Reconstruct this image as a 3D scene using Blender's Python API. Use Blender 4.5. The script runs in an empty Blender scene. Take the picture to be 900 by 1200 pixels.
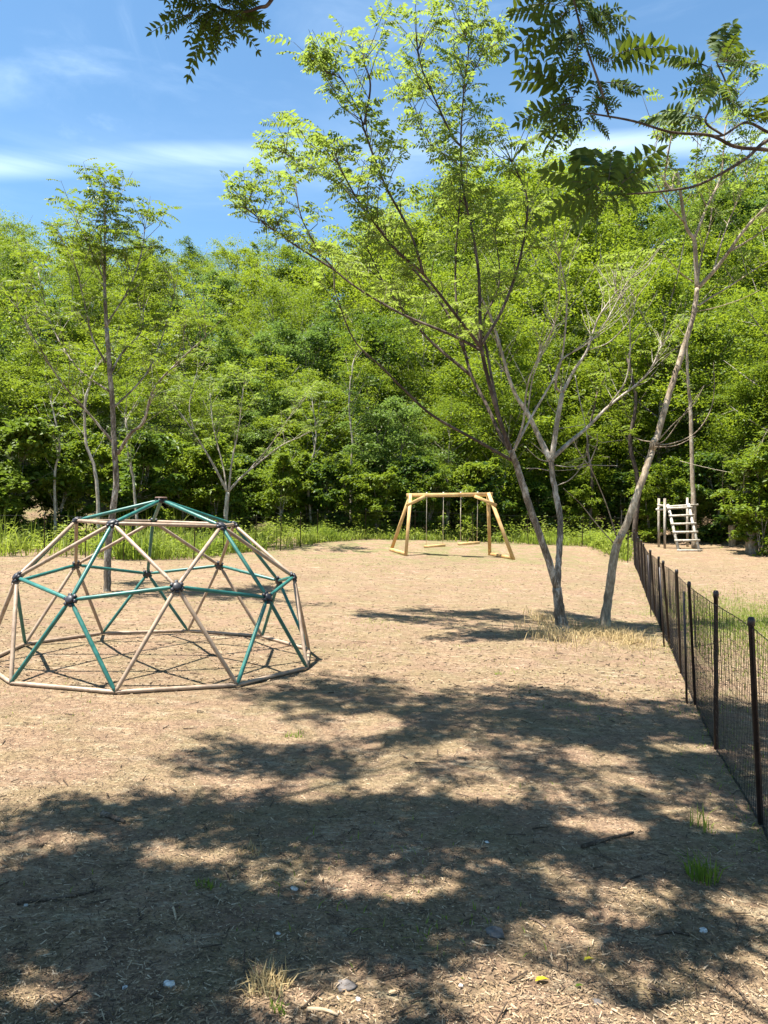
import bpy, math, random
import numpy as np
from mathutils import Vector, Matrix
R_ = math.radians
rng = np.random.default_rng(7)
random.seed(7)
S = bpy.context.scene
COL = S.collection

# ------------------------------------------------------------------ camera
CAM_Z, PITCH, ROLL, F = 1.409, 0.0043, 0.0112, 867.0
X_ = np.array([1., 0, 0]); FW = np.array([0, math.cos(PITCH), math.sin(PITCH)])
UP0 = np.array([0, -math.sin(PITCH), math.cos(PITCH)])
RT = math.cos(ROLL) * X_ + math.sin(ROLL) * UP0
UP = math.cos(ROLL) * UP0 - math.sin(ROLL) * X_
cam = bpy.data.cameras.new('camera'); cam_o = bpy.data.objects.new('camera', cam); COL.objects.link(cam_o)
cam.sensor_fit = 'VERTICAL'; cam.sensor_height = 24; cam.lens = 24 * F / 1200; cam.clip_end = 2000; cam.clip_start = .05
m = Matrix.Identity(4)
for i in range(3):
    m[i][0], m[i][1], m[i][2] = RT[i], UP[i], -FW[i]
m[2][3] = CAM_Z
cam_o.matrix_world = m
S.camera = cam_o

def ray(u, v):
    d = FW + RT * ((u - 450) / F) - UP * ((v - 600) / F)
    return d
def at(u, v, d):
    r = ray(u, v); return np.array([0, 0, CAM_Z]) + r * (d / r[1])

# ------------------------------------------------------------------ terrain
def ss(a, b, x):
    t = np.clip((x - a) / (b - a), 0, 1); return t * t * (3 - 2 * t)
def ghill(x, y):
    edge = 28.5 + 1.5 * np.sin(x * .21 + 1) - 5.0 * ss(9, 16, x) - 6.5 * ss(-6, -14, x)
    h = np.maximum(y - edge, 0)
    return .38 * (h * h / (h + 4)) * (1 - .35 * ss(60, 120, y))
def g(x, y):
    x = np.asarray(x, float); y = np.asarray(y, float)
    z = -0.0217 * (np.clip(x, -9, 7) + 2.18)
    z = z + .24 * ss(12, 20, y) + .42 * ss(20, 27, y) + ghill(x, y)
    z = z + .020 * np.sin(x * 1.3 + .6 * y) * np.sin(y * .9 - .4 * x + 1) * ss(1.5, 3, y) * (1 - .75 * np.exp(-((x + 2.18) ** 2 + (y - 7.22) ** 2) / 5))
    return z
def hit(u, v):
    r = ray(u, v); t = .8
    o = np.array([0, 0, CAM_Z])
    while t < 120:
        p = o + r * t
        if p[2] <= g(p[0], p[1]): break
        t += .02
    return p

# ------------------------------------------------------------------ mesh builder
class MB:
    def __init__(s): s.v = []; s.f = {3: [], 4: []}; s.m = {3: [], 4: []}; s.n = 0
    def add(s, v, faces, mat=0):
        v = np.asarray(v, float); faces = np.asarray(faces, int)
        k = faces.shape[1]
        s.f[k].append(faces + s.n); s.m[k].append(np.full(len(faces), mat)); return v
    def addv(s, v):
        s.v.append(np.asarray(v, float)); s.n += len(v)
    def tube(s, pts, rad, n=8, mat=0, cap=True):
        pts = np.asarray(pts, float); rad = np.broadcast_to(np.asarray(rad, float), (len(pts),))
        t = np.gradient(pts, axis=0); t /= np.linalg.norm(t, axis=1)[:, None] + 1e-9
        a = np.array([0, 0, 1.]) if abs(t[0][2]) < .9 else np.array([1., 0, 0])
        u = np.cross(t[0], a); u /= np.linalg.norm(u); vs = []
        ang = np.arange(n) * 2 * np.pi / n
        for i in range(len(pts)):
            u = u - t[i] * (u @ t[i]); u /= np.linalg.norm(u) + 1e-9
            w = np.cross(t[i], u)
            vs.append(pts[i] + rad[i] * (np.cos(ang)[:, None] * u + np.sin(ang)[:, None] * w))
        v = np.concatenate(vs); L = len(pts)
        i = np.arange(L - 1)[:, None] * n; j = np.arange(n)[None]; j2 = (j + 1) % n
        q = np.stack([i + j, i + j2, i + n + j2, i + n + j], -1).reshape(-1, 4)
        s.add(v, q, mat)
        if cap:
            c0 = len(v); v = np.concatenate([v, pts[:1], pts[-1:]])
            k = np.arange(n); k2 = (k + 1) % n
            s.add(v, np.stack([np.full(n, c0), k2, k], 1), mat)
            s.add(v, np.stack([np.full(n, c0 + 1), (L - 1) * n + k, (L - 1) * n + k2], 1), mat)
        s.addv(v)
    def beam(s, p, q, w, h, up=(0, 0, 1), mat=0, bev=.08):
        p = np.asarray(p, float); q = np.asarray(q, float); t = q - p; L = np.linalg.norm(t); t /= L
        a = np.cross(t, np.asarray(up, float)); a /= np.linalg.norm(a); b = np.cross(a, t)
        c = bev * min(w, h)
        prof = [(-w/2 + c, -h/2), (w/2 - c, -h/2), (w/2, -h/2 + c), (w/2, h/2 - c), (w/2 - c, h/2), (-w/2 + c, h/2), (-w/2, h/2 - c), (-w/2, -h/2 + c)]
        v = np.array([e + a * x + b * y for e in (p, q) for x, y in prof] + [p, q])
        k = np.arange(8); k2 = (k + 1) % 8
        s.add(v, np.stack([k, k2, k2 + 8, k + 8], 1), mat)
        s.add(v, np.stack([np.full(8, 16), k2, k], 1), mat); s.add(v, np.stack([np.full(8, 17), k + 8, k2 + 8], 1), mat)
        s.addv(v)
    def prism(s, P, Q, th, mat=0):
        "many thin square rods from P[i] to Q[i]"
        P = np.asarray(P, float); Q = np.asarray(Q, float); N = len(P)
        t = Q - P; t /= np.linalg.norm(t, axis=1)[:, None] + 1e-9
        a = np.cross(t, np.where(np.abs(t[:, 2:3]) < .9, np.array([[0, 0, 1.]]), np.array([[1., 0, 0]])))
        a /= np.linalg.norm(a, axis=1)[:, None]; b = np.cross(t, a)
        th = np.broadcast_to(np.asarray(th, float), (N,))[:, None] / 2
        v = np.stack([P + a*th, P + b*th, P - a*th, P - b*th, Q + a*th*.7, Q + b*th*.7, Q - a*th*.7, Q - b*th*.7], 1).reshape(-1, 3)
        o = np.arange(N)[:, None] * 8
        for k in range(4):
            k2 = (k + 1) % 4
            s.add(v, o + np.array([[k, k2, k2 + 4, k + 4]]), mat)
        s.addv(v)
    def leaves(s, B, D, Nn, L, W, kind=0, fold=.18, mat=0):
        "flat or folded leaflets: base B, direction D, normal Nn, length L, width W"
        N = len(B)
        if N == 0: return
        D = D / (np.linalg.norm(D, axis=1)[:, None] + 1e-9)
        sd = np.cross(D, Nn); sd /= np.linalg.norm(sd, axis=1)[:, None] + 1e-9
        nn = np.cross(sd, D)
        L = np.broadcast_to(np.asarray(L, float), (N,))[:, None]; W = np.broadcast_to(np.asarray(W, float), (N,))[:, None]
        if kind == 0:
            v = np.stack([B, B + D*L*.45 + sd*W*.5 + nn*W*fold, B + D*L - nn*L*.06, B + D*L*.45 - sd*W*.5 + nn*W*fold], 1).reshape(-1, 3)
            o = np.arange(N)[:, None] * 4
            s.add(v, o + np.array([[0, 1, 2]]), mat); s.add(v, o + np.array([[0, 2, 3]]), mat); s.addv(v)
        else:
            up = nn * W * fold; dr = -nn * L
            v = np.stack([B, B + D*L*.33, B + D*L*.68 + dr*.04, B + D*L + dr*.13,
                          B + D*L*.28 + sd*W*.48 + up, B + D*L*.66 + sd*W*.36 + up + dr*.04,
                          B + D*L*.28 - sd*W*.48 + up, B + D*L*.66 - sd*W*.36 + up + dr*.04], 1).reshape(-1, 3)
            o = np.arange(N)[:, None] * 8
            s.add(v, o + np.array([[0, 4, 1]]), mat); s.add(v, o + np.array([[0, 1, 6]]), mat)
            s.add(v, o + np.array([[4, 5, 2, 1]]), mat); s.add(v, o + np.array([[1, 2, 7, 6]]), mat)
            s.add(v, o + np.array([[5, 3, 2]]), mat); s.add(v, o + np.array([[2, 3, 7]]), mat); s.addv(v)
    def mesh(s, name, mats, smooth=False):
        me = bpy.data.meshes.new(name)
        V = np.concatenate(s.v)
        F3 = np.concatenate(s.f[3]) if s.f[3] else np.zeros((0, 3), int); F4 = np.concatenate(s.f[4]) if s.f[4] else np.zeros((0, 4), int)
        M = np.concatenate([a for k in (3, 4) for a in s.m[k]])
        me.vertices.add(len(V)); me.vertices.foreach_set('co', V.astype(np.float32).ravel())
        lv = np.concatenate([F3.ravel(), F4.ravel()]).astype(np.int32)
        me.loops.add(len(lv)); me.loops.foreach_set('vertex_index', lv)
        tot = np.concatenate([np.full(len(F3), 3), np.full(len(F4), 4)]).astype(np.int32)
        me.polygons.add(len(tot)); me.polygons.foreach_set('loop_start', (np.cumsum(tot) - tot).astype(np.int32))
        try: me.polygons.foreach_set('loop_total', tot)
        except Exception: pass
        for mt in (mats if isinstance(mats, (list, tuple)) else [mats]): me.materials.append(mt)
        me.polygons.foreach_set('material_index', M.astype(np.int32))
        if smooth: me.polygons.foreach_set('use_smooth', np.ones(len(tot), bool))
        me.update(calc_edges=True); me.validate()
        return me
    def build(s, name, mats, parent=None, smooth=False, origin=None):
        if origin is not None: s.v = [a - np.asarray(origin, float) for a in s.v]
        o = bpy.data.objects.new(name, s.mesh(name, mats, smooth)); COL.objects.link(o)
        if parent is not None: o.parent = parent
        return o

def tag(o, label=None, cat=None, group=None, kind=None):
    if label: o['label'] = label
    if cat: o['category'] = cat
    if group: o['group'] = group
    if kind: o['kind'] = kind
    return o
def thing(name, loc, label, cat, group=None):
    o = bpy.data.objects.new(name, None); COL.objects.link(o); o.location = tuple(loc); o.empty_display_size = .1
    return tag(o, label, cat, group)
def dup(o, parent=None):
    c = o.copy(); COL.objects.link(c)
    if parent is not None: c.parent = parent
    for ch in [k for k in o.children]: dup(ch, c)
    return c

# ------------------------------------------------------------------ materials
class NT:
    def __init__(s, name):
        s.m = bpy.data.materials.new(name); s.m.use_nodes = True; s.t = s.m.node_tree; s.t.nodes.clear()
        s.out = s.n('ShaderNodeOutputMaterial')
    def n(s, typ, **kw):
        o = s.t.nodes.new(typ)
        for k, v in kw.items():
            if k in o.inputs.keys(): pass
            setattr(o, k, v)
        return o
    def l(s, a, b): s.t.links.new(a, b)
    def ramp(s, fac, stops):
        r = s.n('ShaderNodeValToRGB'); e = r.color_ramp.elements
        while len(e) < len(stops): e.new(.5)
        for i, (p, c) in enumerate(stops):
            e[i].position = p; e[i].color = (*c, 1) if len(c) == 3 else c
        s.l(fac, r.inputs[0]); return r.outputs[0]
    def noise(s, scale, co=None, detail=3, rough=.55, dist=0):
        x = s.n('ShaderNodeTexNoise'); x.inputs['Scale'].default_value = scale; x.inputs['Detail'].default_value = detail
        x.inputs['Roughness'].default_value = rough; x.inputs['Distortion'].default_value = dist
        if co is not None: s.l(co, x.inputs['Vector'])
        return x.outputs['Fac']
    def mix(s, fac, a, b, mode='MIX'):
        x = s.n('ShaderNodeMix'); x.data_type = 'RGBA'; x.blend_type = mode
        for sock, val in ((x.inputs[0], fac), (x.inputs[6], a), (x.inputs[7], b)):
            if hasattr(val, 'is_linked'): s.l(val, sock)
            elif isinstance(val, (int, float)): sock.default_value = val
            else: sock.default_value = (*val, 1)
        return x.outputs[2]
    def math(s, op, a, b=0.):
        x = s.n('ShaderNodeMath'); x.operation = op
        for i, val in enumerate((a, b)):
            if hasattr(val, 'is_linked'): s.l(val, x.inputs[i])
            else: x.inputs[i].default_value = val
        return x.outputs[0]

def leaf_mat(name, cols, trans=.42, tcol=None, rough=.45, nscale=1.1, bright=.35):
    T = NT(name); co = T.n('ShaderNodeTexCoord').outputs['Object']; oi = T.n('ShaderNodeObjectInfo').outputs['Random']
    n1 = T.noise(nscale, co, 2); n2 = T.noise(nscale * 17, co, 1)
    f = T.math('ADD', T.math('MULTIPLY', n1, .62), T.math('MULTIPLY', n2, .38))
    f = T.math('ADD', f, T.math('MULTIPLY', T.math('SUBTRACT', oi, .5), bright))
    c = T.ramp(f, [(.28, cols[0]), (.5, cols[1]), (.72, cols[2])])
    p = T.n('ShaderNodeBsdfPrincipled'); T.l(c, p.inputs['Base Color']); p.inputs['Roughness'].default_value = rough
    p.inputs['Specular IOR Level'].default_value = .22
    tr = T.n('ShaderNodeBsdfTranslucent')
    T.l(T.mix(.75, c, tcol or (.30, .42, .03), 'MIX'), tr.inputs['Color'])
    mx = T.n('ShaderNodeMixShader'); mx.inputs[0].default_value = trans
    T.l(p.outputs[0], mx.inputs[1]); T.l(tr.outputs[0], mx.inputs[2]); T.l(mx.outputs[0], T.out.inputs[0])
    return T.m
def bark_mat(name, c0, c1, c2, sc=9, bump=.8):
    T = NT(name); tc = T.n('ShaderNodeTexCoord').outputs['Object']
    mp = T.n('ShaderNodeMapping'); mp.inputs['Scale'].default_value = (1, 1, .35); T.l(tc, mp.inputs[0])
    n1 = T.noise(sc, mp.outputs[0], 4, .65, .6); n2 = T.noise(sc * 6, mp.outputs[0], 3, .7)
    f = T.math('ADD', T.math('MULTIPLY', n1, .65), T.math('MULTIPLY', n2, .35))
    c = T.ramp(f, [(.38, c0), (.5, c1), (.60, c2)])
    p = T.n('ShaderNodeBsdfPrincipled'); T.l(c, p.inputs['Base Color']); p.inputs['Roughness'].default_value = .9
    p.inputs['Specular IOR Level'].default_value = .15
    b = T.n('ShaderNodeBump'); b.inputs['Strength'].default_value = bump; b.inputs['Distance'].default_value = .02
    T.l(f, b.inputs['Height']); T.l(b.outputs[0], p.inputs['Normal']); T.l(p.outputs[0], T.out.inputs[0]); return T.m
def paint_mat(name, c0, c1, rough=.4, sc=14, spec=.5, bump=0, wear=None):
    T = NT(name); tc = T.n('ShaderNodeTexCoord').outputs['Object']
    n = T.noise(sc, tc, 4, .7); c = T.ramp(n, [(.38, c0), (.66, c1)])
    if wear: c = T.mix(T.ramp(T.noise(38, tc, 5, .75), [(.60, (0, 0, 0)), (.66, (1, 1, 1))]), c, wear)
    p = T.n('ShaderNodeBsdfPrincipled'); T.l(c, p.inputs['Base Color']); p.inputs['Specular IOR Level'].default_value = spec
    T.l(T.math('ADD', T.math('MULTIPLY', T.noise(sc * 2, tc, 2), .3), rough - .15), p.inputs['Roughness'])
    if bump:
        b = T.n('ShaderNodeBump'); b.inputs['Strength'].default_value = bump; b.inputs['Distance'].default_value = .01
        T.l(n, b.inputs['Height']); T.l(b.outputs[0], p.inputs['Normal'])
    T.l(p.outputs[0], T.out.inputs[0]); return T.m

M = {}
M['leaf_wood'] = leaf_mat('leaf_wood', [(.055, .098, .010), (.100, .155, .014), (.150, .20, .02)], .45, (.27, .36, .025), nscale=.35, bright=.55)
M['leaf_wood_deep'] = leaf_mat('leaf_wood_deep', [(.028, .062, .013), (.062, .112, .016), (.11, .155, .02)], .38, (.20, .30, .025), nscale=.4, bright=.5)
M['leaf_near'] = leaf_mat('leaf_near', [(.065, .115, .018), (.112, .165, .026), (.165, .21, .04)], .55, (.32, .42, .06), nscale=1.5)
M['leaf_over'] = leaf_mat('leaf_over', [(.024, .052, .012), (.038, .078, .014), (.06, .105, .018)], .30, (.22, .29, .02), rough=.62, nscale=3)
M['grass'] = leaf_mat('grass_blades', [(.08, .14, .018), (.14, .20, .025), (.24, .25, .06)], .45, (.36, .46, .05), rough=.55, nscale=.8)
M['straw'] = leaf_mat('dry_straw', [(.28, .20, .10), (.40, .30, .15), (.50, .41, .22)], .3, (.5, .38, .18), rough=.7, nscale=5)
M['bark_grey'] = bark_mat('bark_grey', (.07, .055, .042), (.165, .135, .105), (.42, .38, .33), 10)
M['bark_tan'] = bark_mat('bark_tan', (.14, .105, .075), (.26, .205, .145), (.42, .36, .28), 9)
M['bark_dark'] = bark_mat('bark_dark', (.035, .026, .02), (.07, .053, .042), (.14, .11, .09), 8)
M['bark_pale'] = bark_mat('bark_pale', (.16, .13, .10), (.30, .26, .21), (.46, .42, .36), 10)
M['teal'] = paint_mat('teal_paint', (.010, .088, .074), (.028, .155, .132), .42, 9, wear=(.10, .11, .09))
M['tan'] = paint_mat('tan_paint', (.235, .165, .115), (.36, .27, .195), .5, 9, wear=(.13, .075, .05))
M['hub'] = paint_mat('black_hub', (.012, .013, .018), (.03, .03, .04), .5, 20)
M['cap'] = paint_mat('brown_cap', (.12, .06, .04), (.2, .12, .09), .6, 12)
M['wood'] = paint_mat('new_timber', (.42, .25, .095), (.60, .41, .19), .65, 5, .25, .2)
M['old_wood'] = paint_mat('weathered_wood', (.30, .26, .20), (.58, .54, .47), .8, 14, .2, .4)
M['rope'] = paint_mat('pale_rope', (.40, .34, .25), (.55, .48, .36), .8, 40, .2)
M['metal'] = paint_mat('bright_steel', (.5, .5, .5), (.65, .65, .66), .35, 40)
M['fence'] = paint_mat('black_plastic', (.006, .005, .006), (.018, .014, .016), .5, 8, .4)
M['post'] = paint_mat('black_post', (.008, .006, .007), (.03, .02, .022), .45, 8, .45)
M['stick'] = bark_mat('stick_bark', (.05, .035, .025), (.10, .072, .052), (.2, .155, .12), 12)
M['chip_pale'] = paint_mat('chip_pale', (.32, .235, .145), (.46, .36, .25), .9, 30, .1)
M['chip_mid'] = paint_mat('chip_mid', (.20, .135, .08), (.31, .225, .14), .9, 30, .1)
M['chip_dark'] = paint_mat('chip_dark', (.055, .04, .03), (.12, .085, .06), .9, 30, .1)
M['stone'] = paint_mat('pale_stone', (.42, .41, .38), (.66, .65, .63), .8, 40, .2, .4)
M['slate'] = paint_mat('grey_stone', (.10, .09, .085), (.19, .17, .16), .8, 20, .2, .5)
M['yellow'] = leaf_mat('yellow_leaf', [(.5, .38, .02), (.6, .48, .03), (.66, .55, .05)], .2, (.6, .5, .05))

# ground: wood chips and bare dirt, leaf litter under the trees, patches of grass
T = NT('wood_chip_dirt'); tc = T.n('ShaderNodeTexCoord').outputs['Object']
big = T.noise(.55, tc, 4, .6, .4); mid = T.noise(5.5, tc, 4, .65); 
mp = T.n('ShaderNodeMapping'); mp.inputs['Scale'].default_value = (1.0, 2.2, 1); mp.inputs['Rotation'].default_value = (0, 0, .4); T.l(tc, mp.inputs[0])
fine = T.noise(46, mp.outputs[0], 4, .75, .5)
vo = T.n('ShaderNodeTexVoronoi'); vo.inputs['Scale'].default_value = 62; vo.inputs['Randomness'].default_value = 1; T.l(mp.outputs[0], vo.inputs['Vector'])
c1 = T.ramp(fine, [(.30, (0.1071, 0.0627, 0.0361)), (.46, (0.2907, 0.1862, 0.1092)), (.58, (0.408, 0.2736, 0.1634)), (.75, (0.5304, 0.38, 0.2422))])
bw = T.n('ShaderNodeRGBToBW'); T.l(vo.outputs['Color'], bw.inputs[0])
c1 = T.mix(.55, c1, T.ramp(bw.outputs[0], [(.2, (0.1275, 0.076, 0.0456)), (.45, (0.306, 0.1995, 0.1206)), (.7, (0.408, 0.2783, 0.171)), (.85, (0.4896, 0.3562, 0.228))]))
c1 = T.mix(T.ramp(big, [(.40, (0, 0, 0)), (.62, (.6, .6, .6))]), c1, (0.2703, 0.171, 0.09975))
c1 = T.mix(T.ramp(mid, [(.50, (0, 0, 0)), (.72, (.45, .45, .45))]), c1, (0.4386, 0.3087, 0.1947))
clod = T.noise(14, tc, 5, .75, .3); pat = T.noise(1.6, tc, 5, .7, .6)
c1 = T.mix(T.ramp(clod, [(.40, (.85, .85, .85)), (.54, (0, 0, 0))]), c1, (0.153, 0.095, 0.06175))
c1 = T.mix(T.ramp(pat, [(.42, (0, 0, 0)), (.60, (.8, .8, .8))]), c1, (0.2346, 0.1472, 0.095))
st = T.noise(3.2, mp.outputs[0], 6, .8, 1.2)
c1 = T.mix(T.ramp(st, [(.54, (0, 0, 0)), (.66, (.6, .6, .6))]), c1, (.46, .375, .25))
c1 = T.mix(T.ramp(T.noise(7.5, mp.outputs[0], 5, .8, .8), [(.32, (.7, .7, .7)), (.44, (0, 0, 0))]), c1, (.13, .09, .055))
gn = T.noise(1.7, tc, 5, .7, .8)
at_g = T.n('ShaderNodeAttribute'); at_g.attribute_name = 'grassy'; at_f = T.n('ShaderNodeAttribute'); at_f.attribute_name = 'forest'
gf = T.math('MULTIPLY', T.ramp(T.math('ADD', gn, T.math('MULTIPLY', fine, .25)), [(.55, (0, 0, 0)), (.72, (.75, .75, .75))]), at_g.outputs['Fac'])
c1 = T.mix(gf, c1, (.14, .165, .05))
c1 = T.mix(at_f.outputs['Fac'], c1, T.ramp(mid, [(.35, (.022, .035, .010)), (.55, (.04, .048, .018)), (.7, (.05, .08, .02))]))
c1 = T.mix(1.0, c1, (.955, 1.0, 1.05), 'MULTIPLY')
p = T.n('ShaderNodeBsdfPrincipled'); T.l(c1, p.inputs['Base Color']); p.inputs['Roughness'].default_value = .95; p.inputs['Specular IOR Level'].default_value = .1
b1 = T.n('ShaderNodeBump'); b1.inputs['Strength'].default_value = .8; b1.inputs['Distance'].default_value = .028
T.l(T.math('ADD', T.math('MULTIPLY', fine, .6), T.math('ADD', T.math('MULTIPLY', mid, .8), T.math('ADD', T.math('MULTIPLY', clod, 1.4), T.math('MULTIPLY', vo.outputs['Distance'], .5)))), b1.inputs['Height'])
T.l(b1.outputs[0], p.inputs['Normal']); T.l(p.outputs[0], T.out.inputs[0])
M['ground'] = T.m

def grid(a0, a1, n, c, pw):
    t = np.linspace(-1, 1, n); k = np.sign(t) * np.abs(t) ** pw
    return c + np.where(k < 0, k * (c - a0), k * (a1 - c))
gx = grid(-140, 140, 260, 0, 2.6); gy = grid(-40, 200, 330, 4, 2.4)
XX, YY = np.meshgrid(gx, gy); ZZ = g(XX, YY)
V = np.stack([XX, YY, ZZ], -1).reshape(-1, 3)
nx, ny = len(gx), len(gy)
i = (np.arange(ny - 1)[:, None] * nx + np.arange(nx - 1)[None]).ravel()
mb = MB(); mb.add(V, np.stack([i, i + 1, i + nx + 1, i + nx], 1)); mb.addv(V)
ground = mb.build('ground', M['ground'], smooth=True)
hx = XX.ravel(); hy = YY.ravel()
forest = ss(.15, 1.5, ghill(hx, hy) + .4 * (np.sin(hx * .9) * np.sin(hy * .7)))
grassy = ss(17, 22, hy) * (1 - ss(4, 8, hx)) * .5 + .55 * np.exp(-((hx - 5.9) ** 2 / 3 + (hy - 10.3) ** 2 / 8)) * 2 + .28
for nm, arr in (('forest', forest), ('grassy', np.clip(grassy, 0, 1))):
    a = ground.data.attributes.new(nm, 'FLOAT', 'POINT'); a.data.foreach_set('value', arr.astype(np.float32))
tag(ground, kind='structure')

# ------------------------------------------------------------------ light and sky
SUN_EL, SUN_AZ = R_(72), R_(254)        # azimuth clockwise from +Y: sun high to the left, a little behind the viewer
sd = np.array([math.sin(SUN_AZ) * math.cos(SUN_EL), math.cos(SUN_AZ) * math.cos(SUN_EL), math.sin(SUN_EL)])
sl = bpy.data.lights.new('sun', 'SUN'); sl.energy = 4.4; sl.angle = R_(.53); sl.color = (1, .945, .85)
so = bpy.data.objects.new('sun', sl); COL.objects.link(so); so.rotation_euler = Vector(-sd).to_track_quat('-Z', 'Y').to_euler(); so.location = (-8, -3, 30)
W = bpy.data.worlds.new('World'); S.world = W; W.use_nodes = True; wt = W.node_tree; wt.nodes.clear()
wo = wt.nodes.new('ShaderNodeOutputWorld'); bg = wt.nodes.new('ShaderNodeBackground'); wt.links.new(bg.outputs[0], wo.inputs[0])
sky = wt.nodes.new('ShaderNodeTexSky'); sky.sky_type = 'NISHITA'; sky.sun_disc = False; sky.sun_elevation = SUN_EL; sky.sun_rotation = SUN_AZ
sky.air_density = 1.0; sky.dust_density = .3; sky.ozone_density = 1.6; sky.altitude = 300
bg.inputs[1].default_value = .060
tcw = wt.nodes.new('ShaderNodeTexCoord')
def wn(typ): return wt.nodes.new(typ)
def cloud(scale, rot, loc, noise_scale, lo, hi, mask):
    mpw = wn('ShaderNodeMapping'); mpw.inputs['Scale'].default_value = scale; mpw.inputs['Rotation'].default_value = rot; mpw.inputs['Location'].default_value = loc
    wt.links.new(tcw.outputs['Generated'], mpw.inputs[0])
    nz = wn('ShaderNodeTexNoise'); nz.inputs['Scale'].default_value = noise_scale; nz.inputs['Detail'].default_value = 7; nz.inputs['Roughness'].default_value = .6; nz.inputs['Distortion'].default_value = .5
    wt.links.new(mpw.outputs[0], nz.inputs['Vector'])
    mr = wn('ShaderNodeMapRange'); mr.interpolation_type = 'SMOOTHSTEP'; wt.links.new(nz.outputs[0], mr.inputs[0])
    mr.inputs[1].default_value = lo; mr.inputs[2].default_value = hi
    # soft band of directions (plane normal n, offset d, half-width w)
    n, d, w = mask
    dt = wn('ShaderNodeVectorMath'); dt.operation = 'DOT_PRODUCT'; wt.links.new(tcw.outputs['Generated'], dt.inputs[0]); dt.inputs[1].default_value = n
    s1 = wn('ShaderNodeMath'); s1.operation = 'SUBTRACT'; wt.links.new(dt.outputs['Value'], s1.inputs[0]); s1.inputs[1].default_value = d
    ab = wn('ShaderNodeMath'); ab.operation = 'ABSOLUTE'; wt.links.new(s1.outputs[0], ab.inputs[0])
    m2 = wn('ShaderNodeMapRange'); m2.interpolation_type = 'SMOOTHSTEP'; wt.links.new(ab.outputs[0], m2.inputs[0])
    m2.inputs[1].default_value = w; m2.inputs[2].default_value = 0
    mu = wn('ShaderNodeMath'); mu.operation = 'MULTIPLY'; wt.links.new(mr.outputs[0], mu.inputs[0]); wt.links.new(m2.outputs[0], mu.inputs[1])
    return mu.outputs[0]
def plane_through(a, b):
    ra, rb = ray(*a), ray(*b); n = np.cross(ra, rb); n /= np.linalg.norm(n); return tuple(n)
def addm(a, b):
    x = wn('ShaderNodeMath'); x.operation = 'MAXIMUM'; wt.links.new(a, x.inputs[0]); wt.links.new(b, x.inputs[1]); return x.outputs[0]
cl = cloud((1.2, 1.2, 9), (0, .03, 0), (.3, 0, .2), 1.6, .15, .75, (plane_through((0, 190), (640, 172)), 0, .024))
cl = addm(cl, cloud((3, 2, 3.0), (0, .7, .3), (.1, 0, 0), 2.4, .48, .95, (plane_through((60, 200), (200, 0)), 0, .10)))
cl = addm(cl, cloud((1.3, 1.3, 6), (0, .1, 0), (2, 0, 1), 2.0, .48, 1.0, (plane_through((640, 20), (900, 0)), 0, .10)))
cl = addm(cl, cloud((1.2, 1.2, 5), (0, -.06, 0), (5, 0, 1), 1.5, .40, 1.1, (plane_through((0, 215), (400, 190)), 0, .10)))
mxw = wn('ShaderNodeMix'); mxw.data_type = 'RGBA'
sc_ = wn('ShaderNodeMath'); sc_.operation = 'MULTIPLY'; wt.links.new(cl, sc_.inputs[0]); sc_.inputs[1].default_value = .62
wt.links.new(sc_.outputs[0], mxw.inputs[0]); tint = wn('ShaderNodeMix'); tint.data_type = 'RGBA'; tint.blend_type = 'MULTIPLY'; tint.inputs[0].default_value = 1; tint.inputs[7].default_value = (.78, 1.0, 1.03, 1)
wt.links.new(sky.outputs[0], tint.inputs[6]); wt.links.new(tint.outputs[2], mxw.inputs[6]); mxw.inputs[7].default_value = (6.0, 7.3, 8.6, 1)
wt.links.new(mxw.outputs[2], bg.inputs[0])
vs = S.view_settings; vs.view_transform = 'Standard'; vs.look = 'None'; vs.gamma = 1; vs.exposure = 1.92; vs.use_curve_mapping = False
S.render.engine = 'CYCLES'
S.cycles.max_bounces = 7; S.cycles.diffuse_bounces = 3; S.cycles.transmission_bounces = 4; S.cycles.glossy_bounces = 2; S.cycles.transparent_max_bounces = 4
S.cycles.caustics_reflective = S.cycles.caustics_refractive = False
S.cycles.use_denoising = True

# ------------------------------------------------------------------ climbing dome
DC = np.array([-2.1772, 7.2224]); DR, DROT = 1.52, .3945 - math.pi / 2
dz0 = float(g(*DC)) + .02
dome = thing('climbing_dome', (DC[0], DC[1], dz0), 'teal and tan metal climbing dome with black hubs standing on the bare dirt', 'climbing dome')
ND = {'apex': np.array([0, 0, DR])}
e1, e2 = R_(90 - 31.717), R_(26.565)
for k in range(5):
    a = DROT + R_(36 + 72 * k)
    ND['r', k] = DR * np.array([math.cos(e1) * math.cos(a), math.cos(e1) * math.sin(a), math.sin(e1)])
    ND['i', k] = DR * np.array([math.cos(e2) * math.cos(a), math.cos(e2) * math.sin(a), math.sin(e2)])
for k in range(5):
    v = ND['i', (k - 1) % 5] + ND['i', k]; ND['m', k] = DR * v / np.linalg.norm(v)
for k in range(10):
    a = DROT + R_(18 + 36 * k); ND['b', k] = np.array([DR * math.cos(a), DR * math.sin(a), 0])
for k in ND: 
    n = ND[k]; n[2] = n[2] * .992
    # follow the gentle slope of the ground
    n[2] += -.0217 * n[0]
    if k[0] == 'b': n[2] = float(g(DC[0] + n[0], DC[1] + n[1])) - dz0 + .021
ED = []
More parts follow.
